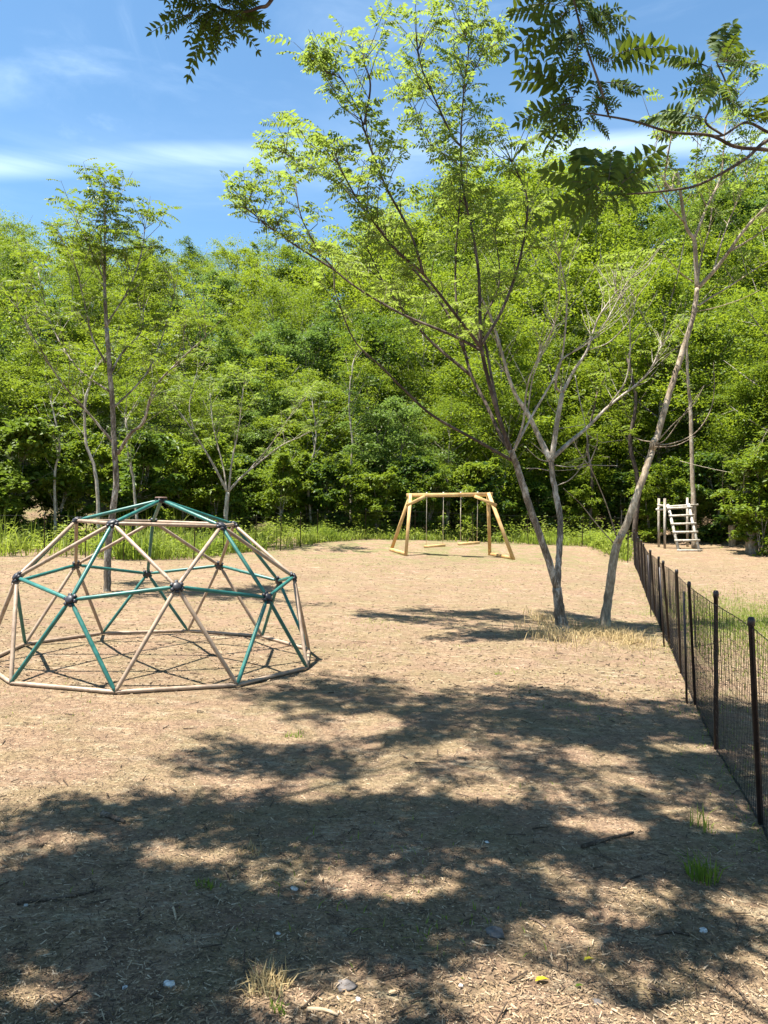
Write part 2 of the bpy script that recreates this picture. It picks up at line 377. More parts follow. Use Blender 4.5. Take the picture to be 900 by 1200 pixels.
for k in range(5):
    ED += [('apex', ('r', k), 'teal'), (('r', k), ('r', (k + 1) % 5), 'tan'), (('r', k), ('i', k), 'teal'),
           (('r', k), ('m', k), 'tan'), (('r', k), ('m', (k + 1) % 5), 'tan'), (('i', k), ('m', k), 'teal'), (('i', k), ('m', (k + 1) % 5), 'teal'),
           (('i', k), ('b', 2 * k), 'teal'), (('i', k), ('b', 2 * k + 1), 'teal'), (('m', k), ('b', (2 * k - 1) % 10), 'tan'), (('m', k), ('b', 2 * k), 'tan')]
for k in range(10): ED.append((('b', k), ('b', (k + 1) % 10), 'tan'))
for a, b, c in ED:
    mb = MB(); p, q = ND[a], ND[b]; t = (q - p) / np.linalg.norm(q - p)
    sa = 0.0 if a[0] == 'b' else .03; sb = 0.0 if b[0] == 'b' else .03
    P, Q = p + t * sa, q - t * sb
    mb.tube([P, P + t * .035, P + t * .05, Q - t * .05, Q - t * .035, Q], [.0135, .0135, .0175, .0175, .0135, .0135], 10)
    o = mb.build('strut' if not (a[0] == 'b' and b[0] == 'b') else 'base_tube', M[c], dome, True)
    o['label'] = ('teal' if c == 'teal' else 'tan') + ' painted metal tube'
for k, p in ND.items():
    if k[0] == 'b': continue
    n = p / np.linalg.norm(p); mb = MB()
    mb.tube([p - n * .028, p - n * .022, p + n * .020, p + n * .028], [.027, .035, .035, .026], 12)
    for ang in range(6):
        a = np.cross(n, [.3, .5, .8]); a /= np.linalg.norm(a); b = np.cross(n, a)
        dv = a * math.cos(ang * math.pi / 3) + b * math.sin(ang * math.pi / 3)
        mb.beam(p + dv * .03 - n*.002, p + dv * .056 - n*.004, .026, .03, n)
    h = mb.build('hub', M['hub'], dome)
    if k == 'apex':
        mb = MB(); mb.tube([p + n * .018, p + n * .024, p + n * .030], [.058, .06, .052], 14); mb.build('cap', M['cap'], h)

# ------------------------------------------------------------------ swing set
pL1, pL2, pR1, pR2 = hit(457, 650.5), hit(475.5, 655), hit(573.5, 647.5), hit(602, 651.5)
dS = .25 * (pL1[1] + pL2[1] + pR1[1] + pR2[1])
bl = at(481, 580.5, dS + .05); br = at(572.5, 579.5, dS - .05)
# spread the feet front and back about the beam
pL1 = at(458, 651, dS + .55); pL2 = at(475.5, 655, dS - .5); pR1 = at(574, 648.5, dS + .55); pR2 = at(602, 652, dS - .5)
for q in (pL1, pL2, pR1, pR2): q[2] = float(g(q[0], q[1]))
# put feet back on their sight lines at the height of the ground
zS = float(g((bl[0] + br[0]) / 2, dS))
SO = np.array([(bl[0] + br[0]) / 2, dS, zS])
sw = thing('swing_set', SO, 'pale wooden A-frame swing set with two plank swings in front of the back fence', 'swing set')
def loc(p): return np.asarray(p) - SO
ex = (br - bl) / np.linalg.norm(br - bl)
mb = MB(); mb.beam(loc(bl - ex * .12), loc(br + ex * .12), .10, .115); mb.build('beam', M['wood'], sw)
for top, f1, f2, s in ((bl, pL1, pL2, 1), (br, pR1, pR2, -1)):
    for f in (f1, f2):
        mb = MB(); tp = top + np.array([0, .06 if f[1] > dS else -.06, .01]) - ex * s * .0
        mb.beam(loc(tp + (tp - f) * .02), loc(f), .085, .095, (1, 0, 0)); mb.build('leg', M['wood'], sw)
    mb = MB(); mb.beam(loc(f1 + [0, 0, .05]), loc(f2 + [0, 0, .05]), .09, .09); mb.build('ground_rail', M['wood'], sw)
    mb = MB(); a = top + ex * s * .42 - [0, 0, .045]; b = top - ex * s * .10 + (f2 - top) * .17
    mb.beam(loc(a - [0, .055, 0]), loc(b - [0, .085, 0]), .07, .09); mb.build('brace', M['wood'], sw)
for u0, u1, vs_ in ((498.5, 520.5, 640.5), (538.5, 560.5, 637.5)):
    c0 = at(u0 + 1.0, vs_, dS - .05); c1 = at(u1 - 1.5, vs_ - 1.5, dS)
    s_ = bpy.data.objects.new('swing', None); COL.objects.link(s_); s_.parent = sw
    mb = MB(); mb.beam(loc(c0 - ex * .06), loc(c1 + ex * .06), .22, .075); mb.build('seat', M['wood'], s_)
    for c in (c0, c1):
        k = (c[0] - bl[0]) / (br[0] - bl[0]); tp = bl + (br - bl) * k
        mb = MB(); mb.tube([loc(tp - [0, 0, .05]), loc(c * [1, 1, 1] + [0, 0, .02])], .009, 6); mb.build('rope', M['rope'], s_)
        mb = MB(); mb.tube([loc(tp - [0, 0, .10]), loc(tp - [0, 0, .06]), loc(tp + [0, 0, .055]), loc(tp + [0, 0, .058]), loc(tp + [0, 0, .085])], [.013, .013, .013, .022, .022], 8); mb.build('hanger', M['metal'], s_)

# ------------------------------------------------------------------ fences
def fence(name, pts, posts, h, dv, dh, tv, label, lean, thick_post, double=()):
    pts = np.asarray(pts, float); seg = np.linalg.norm(np.diff(pts, axis=0), axis=1); cs = np.r_[0, np.cumsum(seg)]
    def P(s): return np.array([np.interp(s, cs, pts[:, 0]), np.interp(s, cs, pts[:, 1])])
    base = np.array([*pts[0], float(g(*pts[0]))]); root = thing(name, base, label, 'fence')
    lg = lambda s, z: np.array([*P(s), float(g(*P(s))) + z]) - base
    ln = np.array(lean + (0,), float)
    mb = MB(); ss_ = np.arange(0, cs[-1], dv); nz = int(h / dh) + 1
    B = np.array([lg(s, .0) for s in ss_]); wob = rng.normal(0, .0018, (len(ss_), 3)) * [1, 1, 0]
    mid = B + wob * .6 + [0, 0, h * .5] + ln * .5; top = B + wob + [0, 0, h - .03] + ln
    mb.prism(B, mid, tv); mb.prism(mid, top, tv)
    for j in range(nz):
        z = min(j * dh, h - .035)
        Q = B + [0, 0, z + .002] + ln * z / h + wob
        mb.prism(Q[:-1], Q[1:], tv * (.75 if 0 < j < nz - 1 else (2.0 if j else 4.5)))
    mb.build('mesh_panel', M['fence'], root)
    for i_, s in enumerate(posts):
        if s > cs[-1]: continue
        mb = MB(); b = lg(s, -.05); off = np.array([rng.normal(0, .022), rng.normal(0, .022), 0])
        t = lg(s, h + rng.normal(0, .012)) + ln + off; r = thick_post * (1 + rng.normal(0, .08))
        mb.tube([b, t - [0, 0, .012], t - [0, 0, .01], t + [0, 0, .022], t + [0, 0, .034]], [r, r, r * 1.25, r * 1.25, r * .8], 8)
        o = mb.build('post', M['post'], root)
        if i_ in double:
            d = np.array([-.055, .04, 0]); mb = MB(); mb.tube([b + d, t + d * .6 - [0, 0, .05]], [r * .8, r * .8], 8); mb.build('post', M['post'], root)
FX = lambda y: 1.86 + (y - 3.62) * .303
fpts = [(FX(1.4), 1.4), (FX(3.62), 3.62), (2.17, 4.8), (2.56, 6.04), (2.93, 7.25), (3.42, 8.8), (FX(13), 13), (FX(18), 18), (FX(21.5), 21.5)]
seg = np.r_[0, np.cumsum(np.linalg.norm(np.diff(np.array(fpts), axis=0), axis=1))]
pst = [seg[0], seg[1], seg[2], seg[3], seg[4], seg[5]] + list(np.arange(seg[5] + 1.5, seg[-1] + .01, 1.42))
fence('mesh_fence', fpts, pst, .985, .042, .05, .0034, 'black mesh fence with dark posts running away beside the leaning tree', (-.045, 0), .0135, (3, 5, 7))
bp = []
for u, v in ((-60, 653), (52, 652), (100, 655), (145, 657), (227, 656), (262, 650), (299, 646), (329, 646), (352, 641), (371.6, 636), (428, 631), (482, 629), (536, 628), (590, 629), (645, 631), (690, 634), (712, 638), (735, 641)):
    q = hit(u, v); bp.append((q[0], min(q[1], 25.5)))
bp.append((FX(21.5) - .15, 21.6))
bp = [b for i_, b in enumerate(bp)]
bs = np.r_[0, np.cumsum(np.linalg.norm(np.diff(np.array(bp), axis=0), axis=1))]
fence('mesh_fence', bp, list(bs), 1.02, .10, .17, .0024, 'thin black mesh fence along the back edge between the dirt and the tall grass', (0, 0), .013)

# ------------------------------------------------------------------ trees with traced limbs
def smooth(pts, n=6):
    pts = np.asarray(pts, float); P = np.vstack([2 * pts[0] - pts[1], pts, 2 * pts[-1] - pts[-2]]); out = []
    for k in range(1, len(P) - 2):
        p0, p1, p2, p3 = P[k - 1], P[k], P[k + 1], P[k + 2]
        for t in np.linspace(0, 1, n, endpoint=False):
            out.append(.5 * (2 * p1 + (p2 - p0) * t + (2 * p0 - 5 * p1 + 4 * p2 - p3) * t * t + (3 * p1 - p0 - 3 * p2 + p3) * t ** 3))
    out.append(pts[-1]); return np.array(out)
def unit(v): return v / (np.linalg.norm(v, axis=-1, keepdims=True) + 1e-9)

def compound(mb_leaf, mb_twig, base, dirs, length, pairs=6, kind=0, droop=.35, rach=.003, lw=.42, ll=.30, mat=0, tidy=1., face=None):
    "pinnate leaves: leaflets in pairs along a drooping stalk"
    base = np.asarray(base, float); N = len(base)
    if N == 0: return
    d = unit(np.asarray(dirs, float)); L = np.broadcast_to(np.asarray(length, float), (N,))
    side = np.cross(d, [0, 0, 1.] if face is None else face); side = np.where(np.linalg.norm(side, axis=1)[:, None] < .05, np.array([[1., 0, 0]]), side); side = unit(side)
    roll = rng.normal(0, .45 * tidy, N)[:, None]; nrm = unit(np.cross(side, d)); side = unit(side * np.cos(roll) + nrm * np.sin(roll)); nrm = unit(np.cross(side, d))
    def pos(t): return base + d * (L * t)[:, None] + np.array([0, 0, -1.]) * (droop * L * t * t)[:, None]
    def tan(t): return unit(d + np.array([0, 0, -1.]) * (2 * droop * t))
    ts = np.linspace(.18, .96, pairs); B, D, NN, LL = [], [], [], []
    for t in ts:
        prof = .75 + .45 * math.sin(math.pi * min(1, t * .95)); keep = rng.random((2, N)) > .05
        for sgn, kp in ((1, keep[0]), (-1, keep[1])):
            dd = unit(side * sgn * .85 + tan(t) * .42 + np.array([0, 0, -1.]) * (.16 + rng.random(N)[:, None] * .3) + rng.normal(0, .12 * tidy, (N, 3)))
            B.append(pos(t)[kp]); D.append(dd[kp]); NN.append(unit(nrm + rng.normal(0, .22, (N, 3)))[kp]); LL.append((L * ll * prof * rng.uniform(.85, 1.1, N))[kp])
    B.append(pos(.97)); D.append(tan(1.)); NN.append(nrm); LL.append(L * ll * .95)
    B, D, NN, LL = map(np.concatenate, (B, D, NN, LL))
    mb_leaf.leaves(B, D, NN, LL, LL * lw, kind, mat=mat)
    if rach and mb_twig is not None:
        for a, b in ((0, .34), (.34, .67), (.67, 1.)):
            mb_twig.prism(pos(a), pos(b), rach)

class Tree:
    def __init__(s, name, base, label, cat, bark, leaf, group=None):
        s.root = thing(name, base, label, cat, group); s.b = np.asarray(base, float); s.tw = MB(); s.lf = MB(); s.bark = bark if isinstance(bark, list) else [bark]; s.leaf = leaf; s.mt = 0; s.limbs = []; s.tips = []
    def limb(s, pts, r0, r1, n=7, k=6, wob=0.0, pw=1.0, flare=0.):
        P = smooth(pts, k)
        if wob:
            w = rng.normal(0, wob, (len(P), 3)); w[0] = 0; P = P + w
        t = np.linspace(0, 1, len(P)) ** pw; rr = r0 + (r1 - r0) * t
        if flare: rr = rr * (1 + flare * np.exp(-np.maximum(np.linalg.norm(P - P[0], axis=1) - .1, 0) / .13))
        s.tw.tube(P - s.b, rr * (1 + rng.normal(0, .022, len(P))), n, mat=s.mt)
        s.limbs.append((P, rr)); return P
    def px(s, pxs, d0, d1, r0, r1, **kw):
        ds = np.linspace(d0, d1, len(pxs)); return s.limb([at(u, v, d) for (u, v), d in zip(pxs, ds)], r0, r1, **kw)
    def sprigs(s, P, t0=.35, step=.2, ln=(.35, .85), leaves=(4, 8), L=(.22, .34), up=.45, pairs=5, kind=0, r=.006, bare=0., spread=.8, rach=.003, ll=.30):
        seg = np.r_[0, np.cumsum(np.linalg.norm(np.diff(P, axis=0), axis=1))]
        x = t0 * seg[-1] + rng.random() * step
        base, dirs = [], []
        spots = []
        while x < seg[-1]: spots.append(x); x += step * rng.uniform(.6, 1.4)
        spots += [seg[-1]] * 3
        for x in spots:
            p = np.array([np.interp(x, seg, P[:, c]) for c in range(3)]); k = min(np.searchsorted(seg, x), len(P) - 1); tg = unit(P[k] - P[max(k - 2, 0)])
            az = rng.random() * 6.283
            d = unit(tg * .7 + spread * np.array([math.cos(az), math.sin(az), 0]) + np.array([0, 0, up]))
            L_ = rng.uniform(*ln); q = p + d * L_ * .5 + rng.normal(0, .03, 3); e = p + d * L_ + np.array([0, 0, .12 * L_])
            s.tw.tube(np.array([p, q, e]) - s.b, [r, r * .75, r * .4], 4, cap=False, mat=s.mt)
            if rng.random() < bare: continue
            for _ in range(rng.integers(*leaves)):
                f = rng.uniform(.3, 1) ** .7; az = rng.random() * 6.283
                base.append((p * (1 - f) + e * f) - s.b); dirs.append(unit(d * .45 + np.array([math.cos(az), math.sin(az), rng.uniform(-.15, .5)])))
        if base: compound(s.lf, s.tw, base, dirs, rng.uniform(*L, len(base)), pairs, kind, rach=rach, ll=ll)
    def done(s):
        s.tw.build('trunk', s.bark, s.root, True)
        if s.lf.v: s.lf.build('crown', s.leaf, s.root)
        return s.root

# --- the two-stemmed tree in the middle
b = hit(659, 739); dA = b[1]
A = Tree('young_tree', b, 'forked grey tree with two stems and airy pinnate crown in the middle of the yard', 'tree', [M['bark_grey'], M['bark_dark'], M['bark_pale']], M['leaf_near'])
f_ = at(653, 688, dA)
P = A.limb([b - [0, 0, .12], b + [-.01, 0, .05], at(655.5, 715, dA), f_], .074, .060, 10, wob=.003, flare=.7)
P = A.px([(653, 690), (638, 642), (622, 598), (608, 553), (599, 527)], dA, dA - .25, .049, .040, n=9, wob=.003)
A.mt = 1
a1 = A.px([(599, 529), (585, 490), (570.5, 438), (563, 404)], dA - .25, dA - .6, .029, .022, n=8)
a2 = A.px([(600, 532), (584, 505), (570.5, 475), (553, 441), (544.5, 412)], dA - .25, dA + .3, .027, .020, n=8)
L = []
L.append(A.px([(563, 406), (531.6, 365.7), (496.6, 322), (458.7, 287), (420, 235), (395, 190)], dA - .6, dA - 1.3, .022, .007))
L.append(A.px([(496.6, 322), (480.6, 272.4), (450, 214), (426, 150), (425, 143.6), (404, 98), (392, 88)], dA - .9, dA - 1.1, .018, .006))
L.append(A.px([(427, 146), (434, 100), (426, 72)], dA - 1.1, dA - 1.3, .015, .007))
L.append(A.px([(563, 406), (562, 345), (560, 313), (554, 274), (543, 223), (540, 166), (544.5, 95), (549, 62), (546, 44)], dA - .6, dA - .1, .023, .006))
L.append(A.px([(541, 172), (529, 157), (498, 90), (489, 60)], dA - .3, dA - .7, .016, .007))
L.append(A.px([(544, 104), (566, 62)], dA - .2, dA, .010, .006))
L.append(A.px([(567, 412), (528, 392), (461, 363), (393, 317), (355.6, 260.7), (346, 215)], dA - .55, dA + .2, .022, .006))
L.append(A.px([(393, 317), (335, 280), (288, 243)], dA, dA + .4, .016, .006))
L.append(A.px([(544.5, 412), (520, 360), (480, 310), (440, 262), (395, 215), (335, 180)], dA + .3, dA + 1.0, .022, .006))
L.append(A.px([(544.5, 412), (535, 360), (534, 300), (538, 200), (505, 170), (480, 120)], dA + .3, dA + .9, .019, .006))
L.append(A.px([(552, 440), (500, 395), (455, 340), (430, 290)], dA + .25, dA + 1.2, .024, .008))
L.append(A.px([(563, 406), (590, 360), (610, 300), (618, 235), (600, 190)], dA - .6, dA - .2, .024, .007))
L.append(A.px([(585, 490), (572, 420), (566, 380), (585, 330), (580, 270)], dA - .35, dA + .6, .022, .007))
h1 = A.px([(599, 539), (560, 517), (507, 487), (472, 455), (446, 429), (414, 397), (392, 340)], dA - .22, dA - 1.2, .022, .006)
A.mt = 0
P = A.px([(653, 692), (654.5, 660), (656.7, 624), (655.5, 600), (649, 567), (645.5, 540)], dA + .05, dA + .45, .045, .036, n=9, wob=.004)
Bp = []; A.mt = 2
Bp.append(A.px([(645.5, 540), (635.5, 520), (618.7, 485), (600, 453), (578, 380), (560, 340)], dA + .45, dA + .9, .045, .012))
Bp.append(A.px([(646, 541), (648, 528), (653, 493), (658.7, 461)], dA + .45, dA + .5, .042, .032))
Bp.append(A.px([(658.7, 461), (674, 432), (688, 410.7), (701, 373), (722, 342)], dA + .5, dA + .7, .026, .008))
Bp.append(A.px([(658.7, 461), (651, 449), (660, 410), (664, 347), (655, 300)], dA + .5, dA + .2, .02, .007))
Bp.append(A.px([(647, 537), (668, 518), (688, 501), (714.7, 474.7), (757, 440), (775, 405)], dA + .45, dA + 1.1, .034, .008))
Bp.append(A.px([(714, 475), (735, 440), (738, 380), (728, 350)], dA + .8, dA + .6, .012, .005))
Bp.append(A.px([(602, 528), (622, 490), (648, 445), (659, 421), (700, 392), (735, 330)], dA - .2, dA + .3, .018, .006))
Bp.append(A.px([(601, 530), (613, 495), (620, 445), (650, 380)], dA - .2, dA - .6, .018, .006))
Bp.append(A.px([(618, 485), (625, 440), (640, 405), (648, 385)], dA + .7, dA + .4, .012, .005))
Bp.append(A.px([(690, 410), (715, 400), (740, 372), (745, 350)], dA + .6, dA + .4, .009, .004))
Bp.append(A.px([(674, 440), (678, 462), (686, 500), (690, 530), (692, 545)], dA + .5, dA + .1, .008, .003))
for pts in ([(648, 545), (636, 530), (622, 518)], [(649, 545), (665, 547), (688, 546)], [(650, 570), (668, 562), (682, 545), (690, 520)], [(690, 545), (699, 522), (700, 508)], [(690, 546), (676, 525), (672, 512)], [(645, 541), (632, 538), (618, 526)], [(645, 552), (630, 549), (616, 549)]):
    A.px(pts, dA + .45, dA + .2, .008, .004, n=5)
A.mt = 1
for q in L: A.sprigs(q, .24, .17, (.25, .6), (4, 7), (.20, .31), pairs=6, ll=.26, up=.3)
for q in (L[0], L[1], L[3], L[5], L[7], L[8], L[9], L[10]): A.sprigs(q, .38, .18, (.3, .8), (4, 7), (.20, .31), pairs=6, ll=.26, up=.3)
for q in (L[4], L[7], L[11]): A.sprigs(q, .4, .2, (.3, .7), (3, 5), (.2, .3), pairs=6, ll=.26)
A.sprigs(a1, .8, .3, (.3, .5), (2, 4), (.2, .3)); A.sprigs(h1, .75, .3, (.2, .5), (2, 4), (.2, .28))
A.mt = 2
for q in Bp: A.sprigs(q, .5, .11, (.3, .75), (1, 3), (.16, .26), bare=.72, r=.005)
for q in Bp[2:6]: A.sprigs(q, .75, .2, (.3, .7), (2, 5), (.18, .28), bare=.2)
A.done()

# --- the leaning tree
b = hit(709, 733); dC = b[1]
C = Tree('leaning_tree', b, 'slender tan tree leaning right with a knot halfway up its bare trunk', 'tree', M['bark_tan'], M['leaf_near'])
C.limb([b - [0, 0, .1], b + [0, 0, .06], at(713, 700, dC), at(719, 656, dC), at(724, 634, dC)], .066, .056, 10, wob=.003, flare=.45)
C.px([(724, 636), (735.5, 611), (749, 573), (760, 540), (766, 522), (779, 480), (790, 442), (803, 402), (813, 367), (817, 338)], dC, dC + .5, .053, .034, n=10, wob=.003)
C.tw.tube(np.array([at(764, 528, dC + .2), at(766, 521, dC + .2), at(768, 514, dC + .22)]) - C.b, [.045, .058, .043], 9)
C.tw.tube(np.array([at(722, 640, dC), at(727, 630, dC - .06), at(732, 627, dC - .08)]) - C.b, [.045, .03, .018], 7)
L = []
L.append(C.px([(817, 338), (815, 300), (813, 280.5), (803, 262), (793, 200), (787, 222), (779, 211), (787, 158)], dC + .5, dC + .2, .036, .010))
L.append(C.px([(813, 281), (828, 243), (845, 205), (850, 150), (862, 110)], dC + .45, dC + .9, .024, .007))
L.append(C.px([(817, 338), (836, 318), (854, 295), (870, 272), (894, 246), (935, 205)], dC + .5, dC + .1, .034, .012))
L.append(C.px([(854, 295), (880, 280), (915, 255)], dC + .3, dC + .8, .02, .008))
L.append(C.px([(819, 358), (835, 347), (851, 338), (900, 306), (940, 285)], dC + .5, dC + .9, .016, .007))
L.append(C.px([(816, 345), (822, 300), (832, 265), (836, 225)], dC + .5, dC + .9, .016, .006))
L.append(C.px([(817, 365), (840, 360), (870, 350), (890, 340)], dC + .5, dC - .2, .008, .004))
L.append(C.px([(812, 330), (800, 322), (786, 308), (774, 292)], dC + .5, dC + .2, .010, .004))
for pts in ([(767, 522), (790, 519), (815, 507), (832, 482), (837, 455), (836, 425)], [(767, 524), (792, 522), (815, 511)], [(768, 520), (790, 496), (810, 478), (825, 452)], [(767, 521), (780, 515), (798, 490), (818, 462)], [(765, 518), (752, 516), (742, 512)],
            [(722, 640), (700, 615), (680, 590), (660, 572)], [(724, 634), (712, 595), (700, 565), (692, 548)], [(726, 634), (728, 615), (728.5, 598)]):
    C.px(pts, dC + .1, dC - .3 + .5 * rng.random(), .010, .004, n=5)
L.append(C.px([(803, 262), (780, 235), (765, 200), (770, 165)], dC + .3, dC - .2, .012, .005))
L.append(C.px([(836, 318), (850, 270), (872, 215), (880, 170)], dC + .4, dC + .9, .014, .005))
L.append(C.px([(828, 243), (815, 205), (822, 165)], dC + .6, dC + .4, .010, .004))
for q in L[:6] + L[8:]: C.sprigs(q, .3, .17, (.25, .65), (3, 6), (.2, .32), pairs=6, ll=.26)
C.done()

# --- tall slim tree behind the dome
b = hit(125.5, 693); dD = b[1]
D = Tree('slender_tree', b, 'tall slender tree with a spire top rising behind the climbing dome', 'tree', M['bark_grey'], M['leaf_wood'])
D.limb([b - [0, 0, .1], b + [0, 0, .06], at(127, 640, dD), at(133, 593, dD), at(136, 563, dD), at(134, 520, dD), at(129, 440, dD), at(125, 385, dD)], .064, .036, 9, wob=.004)
L = []
L.append(D.px([(125, 385), (122.6, 333), (123, 290), (122.6, 246)], dD, dD + .1, .034, .008))
L.append(D.px([(138, 532), (153, 508), (168.6, 494), (180, 456), (208, 425), (241, 394.6)], dD, dD - .8, .032, .008))
L.append(D.px([(129, 440), (142, 415), (165, 389), (168, 360)], dD, dD + .6, .02, .007))
L.append(D.px([(124, 425), (108, 395), (98, 350), (85, 300)], dD, dD - .3, .02, .007))
L.append(D.px([(134, 520), (100, 480), (72, 448), (42, 400), (20, 360)], dD, dD - .9, .022, .007))
L.append(D.px([(125, 380), (150, 340), (165, 300), (170, 268)], dD, dD + .4, .016, .006))
L.append(D.px([(123, 330), (105, 290), (92, 262)], dD, dD - .2, .014, .006))
L.append(D.px([(131, 480), (170, 440), (190, 395), (205, 340)], dD, dD + 1, .018, .006))
L.append(D.px([(130, 460), (90, 430), (60, 380), (45, 320)], dD, dD + .9, .018, .006))
for q in L: D.sprigs(q, .2, .15, (.3, .9), (4, 8), (.22, .34), pairs=6, rach=.004, ll=.25)
for k_ in range(6):
    v = 248 + k_ * 20; q = at(122.6, v, dD); D.sprigs(np.array([q, q + [0, 0, .3]]), 0, .2, (.3, .4 + .11 * k_), (4, 7), (.22, .32), pairs=6, rach=.004, ll=.25)
D.done()

# --- small spreading tree right of the dome's top
b = hit(264, 641); dE = b[1]
E_ = Tree('small_tree', b, 'small low-forking tree with bare grey limbs just behind the dome', 'tree', M['bark_pale'], M['leaf_near'])
E_.limb([b - [0, 0, .1], at(264, 615, dE), at(265.5, 592, dE), at(267, 577, dE)], .075, .06, 8, wob=.004)
L = []
L.append(E_.px([(267, 578), (250, 545), (228, 508), (205, 475)], dE, dE - .7, .045, .012))
L.append(E_.px([(267, 577), (282, 560), (300, 545), (330, 522), (352, 512)], dE, dE + .5, .04, .01))
L.append(E_.px([(268, 577), (272, 540), (280, 500), (285, 455)], dE, dE - .2, .035, .01))
L.append(E_.px([(266, 580), (262, 550), (250, 500), (246, 460)], dE, dE + .6, .03, .01))
L.append(E_.px([(290, 553), (318, 520), (345, 480)], dE + .3, dE - .3, .02, .008))
L.append(E_.px([(228, 508), (222, 475), (232, 430)], dE - .4, dE - .1, .02, .008))
for q in L: E_.sprigs(q, .4, .25, (.4, 1.1), (4, 8), (.28, .42), pairs=6, rach=.004, ll=.25)
E_.done()

# --- clumps of cut saplings with new shoots at the right edge
for (u, v, wdt, sh, lab) in ((858, 640, 9, [(-14, -70, 4), (3, -75, -6), (14, -60, 8), (-2, -40, 2), (22, -95, 0)], 'thin cut sapling with sprouting shoots behind the right side of the fence'),
                             (881, 648, 16, [(-12, -70, 3), (6, -110, 8), (20, -80, 10), (30, -60, 4), (-6, -50, -4), (12, -130, 12)], 'thick low stump with many tall sprouting shoots at the right edge')):
    b = hit(u, v); d = b[1]; K = Tree('sprouting_stump', b, lab, 'stump', M['bark_tan'], M['leaf_near'])
    K.limb([b - [0, 0, .08], at(u, v - 12, d), at(u - 1, v - 25, d)], wdt / 900 * d * .5, wdt / 900 * d * .45, 8)
    for du, dv, bend in sh:
        q = K.px([(u - 1, v - 23), (u + du * .5 - bend, v - 25 + dv * .5), (u + du + bend, v - 25 + dv)], d, d + rng.normal(0, .4), .018, .006, n=5)
        K.sprigs(q, .6, .35, (.15, .35), (1, 4), (.18, .28), r=.004, bare=.35)
    K.done()

# ------------------------------------------------------------------ overhead tree: stands just behind and right of the viewer
ob = np.array([2.6, -1.6, float(g(2.6, -1.6))])
O = Tree('shade_tree', ob, 'dark leafy shade tree whose branches hang into the top of the view', 'tree', M['bark_dark'], M['leaf_over'])
fork = np.array([2.3, -1.1, 3.0])
O.limb([ob - [0, 0, .15], ob + [0, 0, .2], [2.5, -1.4, 1.6], fork], .19, .14, 12)
dO = 3.2
def cw(x, y): return 560 + x / 2.647, y / 2.647
def cw2(x, y): return 150 + x / 4.5, y / 4.5
# branches that hang into view on the right
e_r = at(960, 185, dO); e_r2 = at(960, 135, dO + .2)
O.limb([fork, [2.35, .6, 3.6], [2.1, 2.2, 3.25], e_r], .045, .0095, 8)
O.limb([fork, [2.5, .4, 3.9], [2.2, 2.1, 3.6], e_r2], .04, .012, 8)
B1 = O.px([(960, 185)] + [cw(*p) for p in ((900, 465), (800, 455), (720, 420), (600, 410), (480, 375), (340, 350))], dO, dO - .1, .0095, .0035, n=7)
B1b = O.px([cw(*p) for p in ((900, 410), (830, 380), (760, 420), (700, 415))], dO + .2, dO, .007, .004, n=6)
O.px([(960, 135), cw(1000, 430), cw(900, 410)], dO + .2, dO + .2, .011, .006, n=6)
B2 = O.px([(960, 140)] + [cw(*p) for p in ((900, 435), (840, 485), (770, 530), (680, 575), (600, 590), (500, 600), (400, 605))], dO + .2, dO + .05, .0095, .003, n=7)
O.px([cw(*p) for p in ((405, 355), (380, 270), (335, 140), (300, 10), (290, -60))], dO - .1, dO - .15, .005, .004, n=6)
O.px([cw(*p) for p in ((760, 420), (705, 370), (770, 280), (740, 190))], dO, dO, .005, .003, n=6)
O.px([cw(*p) for p in ((600, 590), (580, 545), (600, 420))], dO + .05, dO + .2, .0035, .0025, n=5)
V1 = [(270, 20, 110, 25), (265, 40, 90, 190), (290, 90, 225, 225), (330, 60, 475, 55), (370, 20, 465, 100), (390, 190, 562, 140), (310, 290, 125, 250), (290, 320, 118, 388), (320, 360, 130, 462),
      (330, 370, 270, 470), (395, 255, 520, 288), (350, 360, 405, 430), (310, 130, 290, 265), (340, 170, 425, 190), (370, 250, 350, 350), (300, 300, 210, 360), (330, 120, 250, 160), (320, 30, 400, 110), (300, 20, 220, 90),
      (345, 200, 260, 200), (360, 300, 440, 330), (330, 340, 200, 420), (290, 10, 360, 40), (300, 0, 330, -80), (350, 180, 300, 290), (380, 300, 330, 400), (320, 60, 350, 170),
      (430, 590, 560, 452), (405, 600, 345, 440), (390, 600, 212, 520), (380, 605, 185, 692), (390, 605, 345, 702), (425, 600, 480, 652), (440, 600, 530, 560), (400, 600, 250, 640), (410, 600, 425, 665), (400, 590, 430, 470), (370, 610, 300, 690), (395, 590, 290, 560), (420, 590, 470, 500), (405, 603, 365, 680),
      (720, 210, 570, 168), (740, 190, 792, 60), (760, 190, 850, 160), (770, 190, 862, 242), (740, 270, 612, 290), (690, 370, 510, 368), (700, 360, 660, 405), (740, 260, 680, 325), (760, 300, 832, 362), (725, 200, 700, 310), (755, 220, 800, 120), (765, 270, 720, 350), (745, 280, 790, 340), (760, 250, 660, 255),
      (830, 380, 905, 290), (860, 385, 940, 350)]
V2 = [(330, 80, 115, 190), (420, 40, 190, -5), (440, 60, 310, 250), (450, 80, 400, 320), (480, 90, 440, 352), (540, 80, 690, 290), (560, 80, 730, 150), (600, 70, 738, 135), (520, 60, 560, 220), (470, 60, 522, 280), (600, 60, 680, 0), (380, 40, 300, 130), (520, 40, 620, 10), (460, 50, 390, 180), (500, 60, 620, 200), (430, 30, 330, -20), (540, 40, 470, -60), (470, 40, 400, 110), (560, 60, 600, 190)]
T1 = O.px([(345, -60), (318, 0), cw2(690, 40), cw2(590, 65), cw2(470, 40)], dO - .1, dO - .1, .009, .004, n=6)
